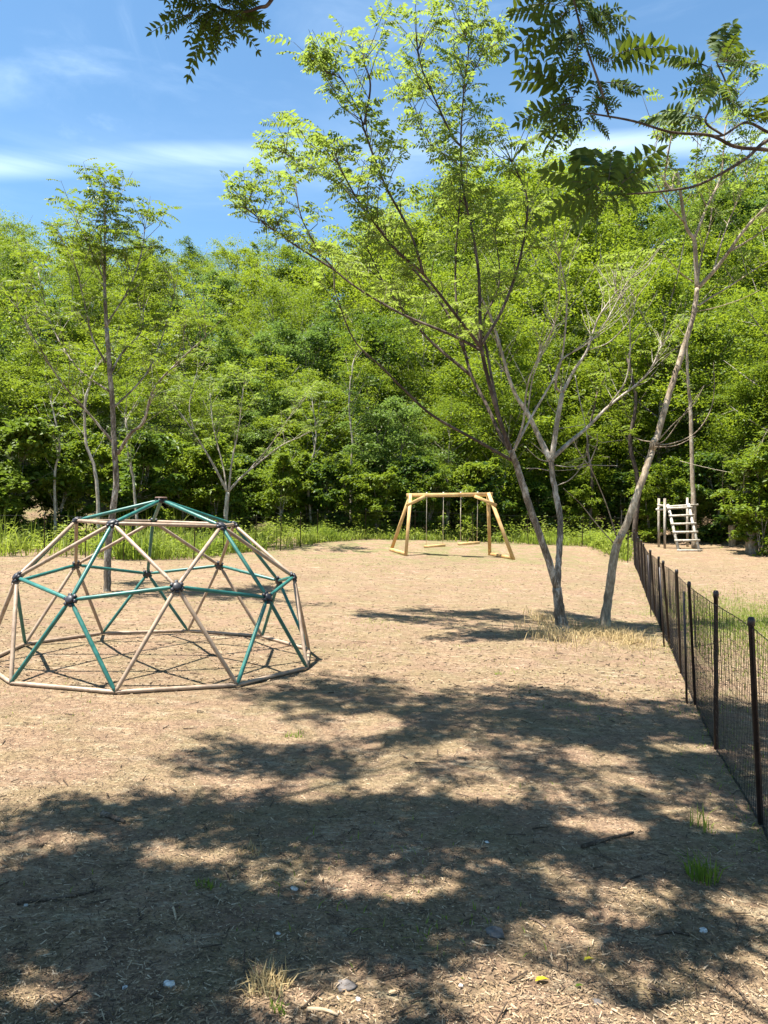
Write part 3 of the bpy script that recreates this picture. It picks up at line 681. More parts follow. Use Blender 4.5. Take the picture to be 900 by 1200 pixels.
O.limb([fork, [1.6, .2, 4.1], [.3, 1.6, 4.25], at(345, -60, dO - .1)], .05, .011, 8)
base, dirs, Ls = [], [], []
for (lst, fn) in ((V1, cw), (V2, cw2)):
    for x0, y0, x1, y1 in lst:
        d0 = dO + rng.normal(0, .08); p = at(*fn(x0, y0), d0); q = at(*fn(x1, y1), d0 + rng.normal(0, .14)); v = q - p; L_ = np.linalg.norm(v)
        v = v + np.array([0, 0, .30 * L_]); base.append(p - O.b); dirs.append(v); Ls.append(np.linalg.norm(v))
        for _ in range(1 if (fn is cw and y0 > 560) else 3):
            v2 = v + rng.normal(0, .30 * L_, 3); base.append(p + v * rng.uniform(-.05, .2) - O.b); dirs.append(v2); Ls.append(np.linalg.norm(v) * rng.uniform(.5, .85))
base, dirs, Ls = np.array(base), np.array(dirs), np.array(Ls)
compound(O.lf, O.tw, base, dirs, Ls * .98, 8, 1, droop=.30, rach=.0028, lw=.39, ll=.205, tidy=.7, face=np.array([.12, -.95, -.05]))
# the crown above the frame: its shade falls on the yard in front of the viewer
off = np.array([sd[0] / sd[2], sd[1] / sd[2]])
blobs = [(395, 812, 120, 20, 1.0), (470, 835, 110, 22, 1.2), (300, 888, 105, 17, .9), (625, 822, 75, 12, .8), (740, 842, 140, 24, 2.2), (850, 860, 90, 34, 2.0), (600, 880, 170, 40, 2.2), (800, 905, 120, 44, 2.6), (690, 985, 130, 30, 1.2), (860, 1000, 60, 24, .7),
         (520, 945, 190, 38, 2.4), (760, 960, 120, 22, .7), (130, 965, 85, 20, .7), (330, 960, 130, 30, 1.2), (300, 1060, 300, 55, 2.6), (600, 1020, 180, 45, 1.8), (110, 1110, 150, 80, 2.0), (60, 1050, 90, 30, .8), (330, 1140, 190, 55, 1.7),
         (560, 1090, 150, 35, 1.1), (740, 1105, 140, 24, 1.0), (850, 1010, 60, 25, .4), (860, 1110, 60, 30, .5), (200, 1240, 300, 50, 1.2), (0, 1180, 60, 60, .4)]
gaps = [(375, 917, 42, 9), (460, 910, 26, 7), (565, 928, 44, 9), (680, 962, 36, 10), (350, 932, 30, 8), (250, 918, 60, 8), (430, 848, 46, 10), (330, 862, 60, 12), (200, 1008, 44, 13), (80, 990, 30, 8), (402, 1037, 32, 15), (476, 1044, 38, 13), (522, 1034, 22, 9),
        (730, 912, 40, 8), (800, 945, 40, 9), (850, 965, 34, 10), (735, 970, 30, 8), (650, 1018, 28, 9), (765, 1045, 40, 16), (712, 1030, 22, 8), (850, 1052, 34, 9), (650, 1090, 40, 22), (725, 1078, 24, 9), (700, 1060, 26, 8),
        (600, 1152, 95, 34), (690, 1172, 90, 32), (765, 1150, 46, 20), (820, 1152, 56, 17), (882, 1130, 24, 26), (882, 1062, 24, 22), (800, 1190, 120, 24), (20, 1146, 44, 9), (96, 1142, 22, 7), (40, 1172, 44, 11), (310, 1162, 46, 26), (412, 1136, 28, 11), (435, 1166, 60, 14), (420, 1190, 95, 14), (300, 1022, 18, 7), (256, 1000, 26, 8), (700, 890, 44, 7), (800, 872, 40, 6), (520, 880, 40, 6), (560, 1000, 26, 6), (150, 1060, 26, 6), (240, 1090, 20, 6), (500, 1100, 24, 8)]
cent = []
for cx, cy, rx, ry, wgt in blobs:
    n = int(wgt * 19); k = 0
    while k < n:
        a, r = rng.random() * 6.283, math.sqrt(rng.random()); u, v = cx + rx * r * math.cos(a), cy + ry * r * math.sin(a)
        k += 1
        if any(((u - gx_) / (w_ * 1.15)) ** 2 + ((v - gy_) / (h_ * 1.3)) ** 2 < 1 for gx_, gy_, w_, h_ in gaps): continue
        p = hit(u, v); z = max(3.3, (1.409 + .75 * p[1]) / (1 + .07) + .35) + rng.random() * 1.1
        q = np.array([p[0] + off[0] * z, p[1] + off[1] * z, z]); cent.append(q)
for _ in range(150):  # unseen sprays added behind the viewer to hold sky light off the shaded dirt
    a = rng.random() * 6.283; r = math.sqrt(rng.random()); x, y = 1.6 + 4.2 * r * math.cos(a), -2.2 + 3.0 * r * math.sin(a)
    cent.append(np.array([x, y, 3.6 + 1.8 * rng.random() + max(0, y) * .5]))
cent = np.array(cent)
# limbs reaching through the crown, each spray of leaves joined to the nearest limb by a twig
targets = [(-.6, 5.2, 6.3), (.6, 5.0, 6.2), (-1.9, 3.6, 5.4), (.0, 3.3, 5.2), (1.2, 4.2, 5.8), (-2.2, 2.2, 4.5), (-.6, 1.8, 4.4), (.8, 2.0, 4.5), (-1.6, 1.0, 4.2), (.3, .8, 4.2), (-1.5, -2., 4.6), (1.5, -4., 4.8), (4.5, -3., 4.6), (4.5, -.5, 4.6)]
samp = []
for t in targets:
    t = np.array(t); mid = fork * .45 + t * .55 + np.array([rng.normal(0, .2), rng.normal(0, .2), .35]); q1 = fork * .8 + mid * .2 + np.array([0, 0, .35])
    samp.append(O.limb([fork, q1, mid, t], .045, .010, 7, k=5))
samp = np.concatenate([s_[5:] for s_ in samp])
base, dirs = [], []
for c in cent:
    j = np.argmin(np.linalg.norm(samp - c, axis=1)); p = samp[j]; d = c - p; L_ = np.linalg.norm(d)
    if L_ > .05:
        mid = (p + c) / 2 + rng.normal(0, .05, 3) + [0, 0, .06 * L_]
        O.tw.tube(np.array([p, mid, c]) - O.b, [.007, .005, .003], 4, cap=False)
    for _ in range(8):
        az = rng.random() * 6.283; base.append(c + rng.normal(0, .07, 3) - O.b); dirs.append([math.cos(az), math.sin(az), rng.uniform(-.2, .35)])
base = np.array(base); dirs = unit(np.array(dirs)); LL_ = rng.uniform(.22, .34, len(base)); keep = np.ones(len(base), bool)
for f in (.15, .5, .85):
    w = base + dirs * (LL_ * f)[:, None] + O.b - [0, 0, .1 * f]; gxy = w[:, :2] - off * w[:, 2:3]
    rel = np.stack([gxy[:, 0], gxy[:, 1], np.full(len(w), -.05 - CAM_Z)], 1); dep = np.maximum(rel @ FW, .4); u = 450 + F * (rel @ RT) / dep; v = 600 - F * (rel @ UP) / dep
    for gx_, gy_, w_, h_ in gaps: keep &= ~(((u - gx_) / (w_ * .92 + 2)) ** 2 + ((v - gy_) / (h_ * .92 + 1)) ** 2 < 1)
for f in (0., .5, 1.):
    rel = base + dirs * (LL_ * f)[:, None] + O.b - [0, 0, CAM_Z + .2 * LL_.mean() * f]; dep = rel @ FW; dd_ = np.maximum(dep, .05); u = 450 + F * (rel @ RT) / dd_; v = 600 - F * (rel @ UP) / dd_
    keep &= ~((dep > .1) & (u > -40) & (u < 940) & (v > -50) & (v < 1250))
base, dirs, LL_ = base[keep], dirs[keep], LL_[keep]
compound(O.lf, O.tw, base, dirs, LL_, 6, 0, droop=.3, rach=.0026, lw=.42, ll=.26)
O.done()

# ------------------------------------------------------------------ the wood on the hillside
def wood_tree(seed, h, leaf, bark, trunk_h=.34, spread=.36, clumps=120, per=95, lsize=.15, flat=.5, stems=1, droop=.25):
    r = np.random.default_rng(seed); tw, lf = MB(), MB(); cl = []
    for sI in range(stems):
        az0 = r.random() * 6.28; lean = r.uniform(.02, .08) * h + (0 if stems == 1 else .10 * h)
        top = np.array([math.cos(az0) * lean, math.sin(az0) * lean, h * r.uniform(.82, .93)])
        tr = smooth([np.zeros(3) - [0, 0, .3], np.array([top[0] * .15, top[1] * .15, h * .25]) + r.normal(0, .03 * h / 3, 3) * [1, 1, 0], top * .6 + r.normal(0, .06, 3), top], 6)
        r0 = h * .0105 / math.sqrt(stems); tt = np.linspace(0, 1, len(tr)); tw.tube(tr, r0 * (1.15 - .95 * tt), 7)
        nb = int(18 / stems) + 4
        for k in range(nb):
            f = trunk_h + (.97 - trunk_h) * (k + r.random()) / nb; i0 = int(f * (len(tr) - 1)); p = tr[i0]
            az = k * 2.4 + r.normal(0, .4); prof = math.sin(math.pi * min(1, .22 + .78 * (1 - (f - trunk_h) / (1 - trunk_h)) * .9)) 
            L_ = h * spread * (.35 + .65 * prof) * r.uniform(.75, 1.2); el = .25 + .9 * f * r.uniform(.6, 1.1)
            d = np.array([math.cos(az) * math.cos(el), math.sin(az) * math.cos(el), math.sin(el)])
            e = p + d * L_; m_ = p + d * L_ * .55 + np.array([0, 0, -.03 * L_]) + r.normal(0, .05, 3)
            br = smooth([p, m_, e], 4); tw.tube(br, np.linspace(r0 * .42, r0 * .1, len(br)), 5, cap=False)
            for q in range(max(2, int(clumps / (nb * stems)))):
                ff = r.uniform(.35, 1.05); c = p + (e - p) * ff + r.normal(0, .07 * h * .6, 3) * [1, 1, .6]; cl.append(c)
                if r.random() < .5: tw.tube([br[min(len(br) - 1, int(ff * (len(br) - 1)))], c], [r0 * .1, r0 * .04], 3, cap=False)
        for q in range(5): cl.append(top + r.normal(0, .025 * h, 3) + [0, 0, .05 * h * r.random()])
    cl = np.array(cl); N = len(cl); sz = r.uniform(.045, .11, N) * h
    # sprays: flattened tufts of leaves, drooping at the rim
    per_n = per
    ax = np.stack([cl[:, 0], cl[:, 1], np.zeros(N)], 1) + r.normal(0, .5, (N, 3)); ax[:, 2] = r.normal(.05, .35, N) * np.linalg.norm(ax[:, :2], axis=1); ax = unit(ax); sx = unit(np.cross(ax, [0, 0, 1.])); nz_ = np.cross(sx, ax)
    e1_, e2_, e3_ = r.normal(0, .62, (N, per_n)), r.normal(0, .40, (N, per_n)), r.normal(0, .16, (N, per_n))
    k_ = sz[:, None, None] * r.uniform(.6, 1.35, N)[:, None, None]
    B = (cl[:, None] + (ax[:, None] * e1_[..., None] + sx[:, None] * e2_[..., None] + nz_[:, None] * (e3_ * flat * 2)[..., None]) * k_ - np.array([0, 0, 1.]) * (droop * (e1_ ** 2 + e2_ ** 2))[..., None] * k_).reshape(-1, 3)
    n_ = N * per_n; az = r.random(n_) * 6.283
    D_ = np.stack([np.cos(az), np.sin(az), r.normal(-.3, .45, n_)], 1)
    Nn = np.stack([r.normal(0, .6, n_), r.normal(0, .6, n_), np.ones(n_)], 1)
    Ls_ = lsize * r.uniform(.6, 1.25, len(B)); lf.leaves(B, D_, Nn, Ls_, Ls_ * .5, 0)
    return tw.mesh('trunk', bark, True), lf.mesh('crown', leaf)
M['leaf_lime'] = leaf_mat('leaf_lime', [(.065, .112, .010), (.118, .172, .014), (.170, .215, .02)], .48, (.31, .40, .025), nscale=.4, bright=.4)
M['leaf_blue'] = leaf_mat('leaf_blue', [(.04, .085, .022), (.075, .135, .03), (.13, .19, .05)], .42, (.22, .34, .05), nscale=.4, bright=.4)
VAR = [wood_tree(1, 10, M['leaf_wood'], M['bark_grey'], .22, .32, 150, 200, .14),
       wood_tree(2, 10, M['leaf_lime'], M['bark_pale'], .28, .36, 120, 170, .17),
       wood_tree(3, 10, M['leaf_wood_deep'], M['bark_dark'], .16, .30, 130, 200, .15),
       wood_tree(4, 10, M['leaf_wood'], M['bark_pale'], .24, .34, 130, 190, .12, stems=3),
       wood_tree(5, 10, M['leaf_blue'], M['bark_grey'], .16, .35, 130, 170, .19, stems=2),
       wood_tree(6, 10, M['leaf_lime'], M['bark_grey'], .14, .30, 150, 200, .13)]
SHR = [wood_tree(11, 3, M['leaf_wood_deep'], M['bark_grey'], .12, .34, 90, 120, .16, .5, 5), wood_tree(12, 3, M['leaf_wood'], M['bark_pale'], .10, .36, 90, 120, .12, .5, 6), wood_tree(13, 3, M['leaf_wood'], M['bark_grey'], .14, .30, 80, 120, .14, .6, 4)]
def plant(pair, x, y, s, name, label, cat, group, sz=None):
    o = thing(name, (x, y, float(g(x, y)) - .02), label, cat, group); o.rotation_euler = (rng.normal(0, .03), rng.normal(0, .03), rng.random() * 6.283); o.scale = (s * rng.uniform(.88, 1.12), s * rng.uniform(.88, 1.12), sz or s)
    for me in pair:
        c = bpy.data.objects.new(me.name.split('.')[0], me); COL.objects.link(c); c.parent = o
    return o
sky_u = [-200, 0, 60, 120, 200, 260, 340, 400, 500, 600, 700, 780, 850, 900, 1100]; sky_v = [255, 262, 258, 262, 292, 290, 284, 268, 235, 190, 190, 200, 190, 200, 190]
rows = [(31.3, 2.6, .46), (33.5, 2.7, .56), (37, 2.9, .68), (41, 3.3, .78), (46, 3.6, .88), (52, 4.0, .94), (59, 4.5, .98), (67, 5.2, 1.0)]
for ri, (yr, sp, fr) in enumerate(rows):
    xm = yr * .60 + 2
    xs = np.arange(-xm, xm, sp)
    for x in xs:
        x = x + rng.normal(0, sp * .22); y = yr + rng.normal(0, 1.0) - (4.5 * float(ss(10, 16, x)) + 6 * float(ss(-6, -14, x)) if yr < 40 else 0)
        u = 450 + F * x / y
        vs_ = np.interp(u, sky_u, sky_v); top = 1.41 + (604 - vs_) / F * y; gz = float(g(x, y))
        # each row lower than the skyline it stands in front of
        base_v = 604 - (gz - 1.41) / y * F
        hh = (top - gz) * (fr if ri < 5 else 1) * rng.uniform(.82, 1.0)
        if u > 640 and u < 780 and ri == 0: hh *= .8
        hh = max(hh, 3.5)
        v = rng.choice([0, 1, 3, 5, 2, 4], p=[.22, .17, .18, .15, .15, .13]) if ri > 0 else rng.choice([1, 3, 0, 4], p=[.35, .3, .2, .15])
        wide = max(hh, 7.5) if ri > 0 else max(hh, 6)
        lab = ('slender leafy tree in the front row of the wood behind the back fence' if ri == 0 else 'leafy bright green tree in the dense wood covering the hillside')
        plant(VAR[v], x, y, wide / 10, 'broadleaf_tree', lab, 'tree', 'front row of the wood' if ri == 0 else 'trees on the wooded hillside', hh / 10)
# shrubs along the foot of the wood
for k in range(34):
    x = -17 + k * 1.0 + rng.normal(0, .25)
    y = 26.3 + 1.5 * math.sin(x * .21 + 1) - 5.0 * float(ss(9, 16, x)) - 6.5 * float(ss(-6, -14, x)) + rng.normal(0, .5)
    if 4.6 < x < 11.2: continue
    plant(SHR[k % 3], x, y, rng.uniform(.75, 1.25), 'shrub', 'leafy green shrub growing at the foot of the wood behind the fence', 'shrub', 'shrubs at the foot of the wood')
for k in range(40):
    x = -20 + k * .98 + rng.normal(0, .3); y = 29.2 + 1.5 * math.sin(x * .21 + 1) - 4.6 * float(ss(9, 16, x)) - 6.5 * float(ss(-6, -14, x)) + rng.normal(0, .6)
    plant(SHR[(k * 2) % 3], x, y, rng.uniform(.7, 1.2), 'shrub', 'leafy green shrub growing at the foot of the wood behind the fence', 'shrub', 'shrubs at the foot of the wood')
# bigger shrubs at the left and right edges, nearer the viewer
for x, y, s_, lab in ((-13.2, 20.5, 1.7, 'tall leafy shrub at the far left edge of the clearing'), (15.5, 26.0, 1.6, 'bushy green shrub right of the stick ladder'), (17.5, 22.5, 2.0, 'tall broad shrub closing the right edge of the clearing')):
    plant(SHR[1 if x < 0 else 0], x, y, s_, 'shrub', lab, 'shrub', None)
for x, y, s_, lab in ((13.6, 25.5, .95, 'tall yellow-green tree at the right edge behind the sprouting stumps'), (11.5, 31.0, 1.12, 'tall leafy tree directly behind the stick ladder'), (5.2, 30.5, 1.0, 'tall leafy tree in the wood right of the swing set'), (-13.5, 22.5, .78, 'leafy tree leaning in at the left edge behind the dome')):
    plant(VAR[5 if x > 0 else 1], x, y, s_, 'broadleaf_tree', lab, 'tree', None)

for i_, (pts, d, r, lab) in enumerate((
    ([(115.5, 606), (113, 563), (101, 515), (100, 470), (112, 430)], 20.5, .055, 'pale thin-stemmed sapling just left of the slender tree behind the dome'),
    ([(163, 598), (156, 560), (150, 530), (148, 490)], 22, .045, 'thin pale sapling leaning left behind the dome, right of the slender tree'),
    ([(412, 604), (411, 560), (413, 520), (409, 470), (415, 420)], 28, .05, 'straight pale sapling in the dark wood edge left of the swing set'),
    ([(366, 604), (362, 560), (370, 515), (366, 470)], 27, .045, 'thin sapling in the wood edge between the dome and the swing set'),
    ([(66, 606), (64, 560), (70, 520), (60, 470)], 21.5, .045, 'thin grey sapling in the undergrowth at the left behind the fence'),
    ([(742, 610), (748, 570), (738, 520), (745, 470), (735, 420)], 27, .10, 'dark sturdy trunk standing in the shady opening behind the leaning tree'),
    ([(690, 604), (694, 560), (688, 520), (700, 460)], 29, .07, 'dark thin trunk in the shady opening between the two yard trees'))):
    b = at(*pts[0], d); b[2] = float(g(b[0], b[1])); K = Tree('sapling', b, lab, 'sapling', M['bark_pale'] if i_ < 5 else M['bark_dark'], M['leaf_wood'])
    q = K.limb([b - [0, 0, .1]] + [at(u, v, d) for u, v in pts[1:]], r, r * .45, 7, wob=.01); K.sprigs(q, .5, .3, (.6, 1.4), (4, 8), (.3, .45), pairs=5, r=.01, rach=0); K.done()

# ------------------------------------------------------------------ stick ladder and lookout frame
lp = hit(808, 646); dL = lp[1]; LO = np.array([lp[0], dL, lp[2]])
lad = thing('stick_ladder', LO, 'pale home-made stick ladder leaning on a rough pole frame by the wood', 'ladder')
def pole(pts, r, nm, par, mat='old_wood', n=7):
    mb = MB(); P = smooth(pts, 4) if len(pts) > 2 else np.asarray(pts, float); mb.tube(P - LO, np.asarray(r) if np.ndim(r) else r, n); return mb.build(nm, M[mat], par, True)
dB = dL + .75
ra0, ra1 = at(783, 593, dB), at(795.5, 646.5, dL); rb0, rb1 = at(807, 592, dB), at(819.5, 646.5, dL)
for a, c in ((ra0, ra1), (rb0, rb1)):
    c = c.copy(); c[2] = float(g(c[0], c[1])) - .02; pole([a + (a - c) * .03, c], .05, 'rail', lad)
for f in (.05, .22, .40, .58, .76, .97):
    p_, q_ = ra0 + (ra1 - ra0) * f, rb0 + (rb1 - rb0) * f; e = (q_ - p_); pole([p_ - e * .10 - [0, .05, 0], q_ + e * .12 - [0, .05, 0]], .036 if f < .9 else .028, 'rung', lad)
for u0, v0, v1, dd in ((772, 584, 632, 1.0), (779, 584, 637, .55), (805.5, 583, 628, 1.5)):
    a = at(u0, v0, dL + dd); c = a.copy(); c[2] = float(g(a[0], a[1])) - .1; pole([a, c + [.02, 0, 0]], .042, 'post', lad, 'bark_pale')
for (p0, p1) in (((778, 594), (818, 591.5)), ((769, 597), (781, 597)), ((771, 592), (780, 593))):
    pole([at(*p0, dB + .02), at(*p1, dB + .1)], .038, 'crossbar', lad)
b = at(814, 607, dL + .9); b[2] = float(g(b[0], b[1]))
PT = Tree('bare_pole_tree', b, 'straight bare pole-like young tree standing right beside the stick ladder', 'tree', M['bark_tan'], M['leaf_near'])
q = PT.limb([b - [0, 0, .1], at(813, 590, dL + .9), at(811, 545, dL + .9), at(809.5, 486, dL + .9), at(806, 440, dL + .9), at(804, 395, dL + .9)], .10, .04, 8, wob=.006)
PT.sprigs(q, .65, .35, (.5, 1.2), (3, 6), (.28, .4), r=.009); PT.done()
mb = MB(); w0, w1 = at(797, 540, dL + .6), at(925, 562, dL - .4); tt = np.linspace(0, 1, 13)[:, None]; wl = w0 + (w1 - w0) * tt - np.array([0, 0, 1]) * (.10 * 4 * tt * (1 - tt))
mb.tube(wl - w0, .007, 5); o = mb.build('wire', M['rope']); o.location = w0; tag(o, 'thin pale wire strung across the dark trees behind the stick ladder', 'wire')

# ------------------------------------------------------------------ grass, straw and litter
def blades(mb, XY, h, w, lean=.35, mat=0):
    N = len(XY); z = g(XY[:, 0], XY[:, 1]); B = np.stack([XY[:, 0], XY[:, 1], z - .01], 1); az = rng.random(N) * 6.283
    d = np.stack([np.cos(az), np.sin(az), np.zeros(N)], 1); sdv = np.stack([-np.sin(az), np.cos(az), np.zeros(N)], 1); sdv = unit(sdv + d * rng.normal(0, .8, (N, 1)))
    h = np.broadcast_to(h, (N,))[:, None]; w = np.broadcast_to(w, (N,))[:, None] / 2; le = (np.abs(rng.normal(0, lean, N)))[:, None]
    m1 = B + [0, 0, 1] * h * .5 + d * h * le * .3; t = B + [0, 0, 1] * h * (1 - .35 * np.minimum(le, 1.2)) + d * h * le
    v = np.stack([B - sdv * w, B + sdv * w, m1 + sdv * w * .8, m1 - sdv * w * .8, t], 1).reshape(-1, 3); o = np.arange(N)[:, None] * 5
    mb.add(v, o + np.array([[0, 1, 2, 3]]), mat); mb.add(v, o + np.array([[3, 2, 4]]), mat); mb.addv(v)
mb = MB()
# tall grass between the back fence and the shrubs
bpa = np.array(bp); n = 34000
s_ = rng.random(n) * bs[-1]; bx = np.interp(s_, bs, bpa[:, 0]); by = np.interp(s_, bs, bpa[:, 1])
dep = rng.random(n) ** 1.3 * 4.5; gapf = .10 + .90 * ss(.30, .75, .5 + .5 * np.sin(bx * 1.1 + 1) * np.sin(bx * .43 + by))
keep = rng.random(n) < gapf
XY = np.stack([bx + rng.normal(0, .1, n), by + .10 + dep], 1)[keep]; hk = rng.uniform(.2, 1.1, len(XY)) * (.55 + .55 * ss(-1, -6, XY[:, 0])) * (.6 + .6 * np.sin(XY[:, 0] * 2.3) ** 2 * np.sin(XY[:, 1] * 1.7) ** 2)
blades(mb, XY, hk, .026, .55)
nw = 1700; s_ = rng.random(nw) * bs[-1]; wx = np.interp(s_, bs, bpa[:, 0]) + rng.normal(0, .2, nw); wy = np.interp(s_, bs, bpa[:, 1]) + .2 + rng.random(nw) * 4
hw = rng.uniform(.15, 1.0, nw) * (.45 + .55 * ss(.3, .7, .5 + .5 * np.sin(wx * 1.7) * np.sin(wy * 1.3 + wx)))
for k in range(9):
    zz = g(wx, wy) + hw * rng.uniform(.3, 1., nw); a_ = rng.random(nw) * 6.283; Bw = np.stack([wx + rng.normal(0, .07, nw), wy + rng.normal(0, .07, nw), zz], 1)
    mb.leaves(Bw, np.stack([np.cos(a_), np.sin(a_), rng.normal(0, .3, nw)], 1), np.stack([rng.normal(0, .4, nw), rng.normal(0, .4, nw), np.ones(nw)], 1), rng.uniform(.06, .16, nw), rng.uniform(.025, .06, nw))
# left of the clearing and the grassy patch beyond the right fence
XY = np.stack([rng.normal(5.9, 1.3, 26000), rng.normal(10.3, 2.4, 26000)], 1); XY = XY[XY[:, 0] > FX(XY[:, 1]) + .25]; blades(mb, XY, rng.uniform(.03, .11, len(XY)), .007, .6)
tg_ = mb.build('tall_grass', M['grass']); tag(tg_, 'bright green grass growing wild along the back fence and beyond the right fence', 'grass', kind='stuff')
# sparse short grass over the yard
mb = MB(); cts = []
while len(cts) < 420:
    x, y = rng.uniform(-9, 6), rng.uniform(2.5, 23)
    if (math.sin(x * 1.1 + 2) * math.sin(y * .8 - x * .4) + rng.normal(0, .4)) > .55: cts.append((x, y))
for k in range(150):
    y = rng.uniform(3.2, 20); cts.append((FX(y) + rng.normal(.04, .10), y))
for x, y in cts:
    k = rng.integers(8, 26); blades(mb, np.stack([rng.normal(x, .13, k), rng.normal(y, .13, k)], 1), rng.uniform(.015, .055, k), .005, .8)
tag(mb.build('short_grass', M['grass']), 'sparse short green blades dotted over the bare yard', 'grass', kind='stuff')
# dry straw at the feet of the two trees
mb = MB()
for u, v, su, sv, k in ((655, 748, 34, 8, 480), (700, 742, 40, 9, 650), (735, 752, 22, 6, 400), (640, 728, 18, 7, 300)):
    c = hit(u, v); sx = su / F * c[1]; sy = .55
    XY = np.stack([rng.normal(c[0], sx * .6, k), rng.normal(c[1], sy * .7, k)], 1); XY += .10 * np.sin(XY[:, ::-1] * 17); blades(mb, XY, rng.uniform(.04, .22, k), .008, 1.3)
tag(mb.build('dry_straw', M['straw']), 'pale dry straw heaped round the feet of the two trees', 'straw', kind='stuff')
# chips, needles and twigs lying on the dirt
mb = MB(); N = 130000
r_ = np.sqrt(rng.random(N)); y = 1.9 + 7.5 * rng.random(N) ** 1.55; x = (rng.random(N) * 2 - 1) * (y * .56 + .25)
ln = rng.gamma(1.5, .0062, N) + .004; ln = np.minimum(ln, .10); wd = rng.uniform(.0015, .0048, N); az = rng.random(N) * 6.283
z = g(x, y) + rng.uniform(.001, .008, N); tl = rng.normal(0, .16, N)
d = np.stack([np.cos(az), np.sin(az), tl], 1); sdv = np.stack([-np.sin(az), np.cos(az), rng.normal(0, .25, N)], 1); c = np.stack([x, y, z], 1)
v = np.stack([c - d*ln[:, None]/2 - sdv*wd[:, None]/2, c + d*ln[:, None]/2 - sdv*wd[:, None]/2*.5, c + d*ln[:, None]/2 + sdv*wd[:, None]/2*.5 + [0, 0, .001], c - d*ln[:, None]/2 + sdv*wd[:, None]/2 + [0, 0, .001]], 1).reshape(-1, 3)
mi = rng.choice(3, N, p=[.20, .40, .40]); o = np.arange(N)[:, None] * 4
for k in range(3): mb.add(v, o[mi == k] + np.array([[0, 1, 2, 3]]), k)
mb.addv(v)
N2 = 12000; y = 6 + 16 * rng.random(N2) ** 1.2; x = (rng.random(N2) * 2 - 1) * (y * .56 + .2); c = np.stack([x, y, g(x, y) + .004], 1); az = rng.random(N2) * 6.283; d = np.stack([np.cos(az), np.sin(az), rng.normal(0, .2, N2)], 1) * (rng.gamma(1.5, .016, N2) + .008)[:, None]
cut = rng.choice(3, N2, p=[.2, .45, .35])
for k in range(3): mb.prism((c - d / 2)[cut == k], (c + d / 2)[cut == k], rng.uniform(.004, .012, int((cut == k).sum())), k)
# short twigs
P, Q = [], []
for _ in range(650):
    y = 2 + 7 * rng.random() ** 1.5; x = (rng.random() * 2 - 1) * (y * .56 + .2); a = rng.random() * 6.283; L_ = rng.gamma(1.5, .022) + .02; z = float(g(x, y)) + .006
    P.append([x, y, z]); Q.append([x + math.cos(a) * L_, y + math.sin(a) * L_, z + rng.uniform(-.002, .012)])
mb.prism(P, Q, rng.uniform(.003, .008, len(P)), 2)
tag(mb.build('ground_litter', [M['chip_pale'], M['chip_mid'], M['chip_dark']]), 'wood chips, dry needles and twigs scattered over the dirt', 'litter', kind='stuff')

# grass tufts one can tell apart
def tuft(u, v, n, spr, h, w, mat, name, label, cat='grass tuft'):
    c = hit(u, v); mb = MB(); XY = np.clip(rng.normal(0, 1, (n, 2)), -1.3, 1.3) * spr * .6 + c[:2]; blades(mb, XY, rng.uniform(h * .4, h, n), w, .7)
    c[2] = float(g(c[0], c[1])); o = mb.build(name, M[mat], origin=c); o.location = c; tag(o, label, cat)
tuft(824, 1032, 80, .06, .15, .006, 'grass', 'grass_tuft', 'bright green grass tuft in a sunny spot near the right fence')
tuft(822, 972, 24, .06, .14, .006, 'grass', 'grass_tuft', 'thin sparse green tuft just beyond the bright grass tuft')
tuft(315, 1160, 130, .06, .10, .005, 'straw', 'straw_tuft', 'dry yellowish grass tuft in the shade at the bottom edge')
tuft(325, 1188, 26, .03, .05, .006, 'grass', 'grass_tuft', 'small green tuft at the bottom edge below the dry tuft')
tuft(240, 1040, 60, .04, .045, .006, 'grass', 'grass_tuft', 'low mossy green tuft in the shade left of centre')
tuft(345, 862, 60, .07, .05, .006, 'grass', 'grass_tuft', 'faint green tuft in the sunny gap between two shadows')
tuft(275, 965, 26, .05, .09, .004, 'chip_mid', 'weed_stalks', 'small brown dead weed stalks on the shade edge', 'weed')
tuft(292, 1000, 50, .06, .06, .005, 'straw', 'straw_tuft', 'flattened pale straw tuft at the edge of the shade')
tuft(585, 790, 30, .05, .06, .005, 'grass', 'grass_tuft', 'small green tuft on the sunny dirt in front of the forked tree')
# sticks
def stick(pts, r, label, mat='stick', name='fallen_stick'):
    P = np.array([hit(*p) for p in pts]); P[:, 2] = g(P[:, 0], P[:, 1]) + r * .8; P = smooth(P, 4) if len(P) > 2 else P; c = P.mean(0); mb = MB(); mb.tube(P - c, np.linspace(r, r * .55, len(P)), 6)
    o = mb.build(name, M[mat], smooth=True); o.location = c; tag(o, label, 'stick')
stick([(682, 996), (710, 987), (742, 978)], .010, 'long dark stick lying in shade left of the bright grass tuft')
stick([(120, 956), (133, 962), (146, 966)], .014, 'short dark piece of wood on the sunny dirt below the dome')
stick([(20, 1062), (90, 1052), (120, 1045)], .006, 'thin twig lying in the deep shade at the left')
stick([(60, 1192), (80, 1176), (102, 1160)], .006, 'thin twig slanting in the bottom left corner')
stick([(360, 1187), (380, 1190), (396, 1193)], .007, 'pale curved stick at the bottom edge right of the dry tuft', 'chip_pale')
stick([(760, 1160), (770, 1166), (783, 1171)], .007, 'short dark stick on the sunlit dirt near the bottom right')
stick([(620, 1078), (630, 1082), (640, 1089)], .006, 'short stick in a sun patch near the centre bottom')
stick([(768, 1097), (788, 1096), (808, 1098)], .006, 'thin dark stick lying level in the lower right shade')
stick([(203, 1068), (205, 1075), (206, 1083)], .006, 'small pale upright-lying twig in the deep shade', 'chip_pale')
stick([(553, 1107), (566, 1109), (580, 1112)], .004, 'thin straw-coloured twig beside the flat grey stone', 'chip_pale')
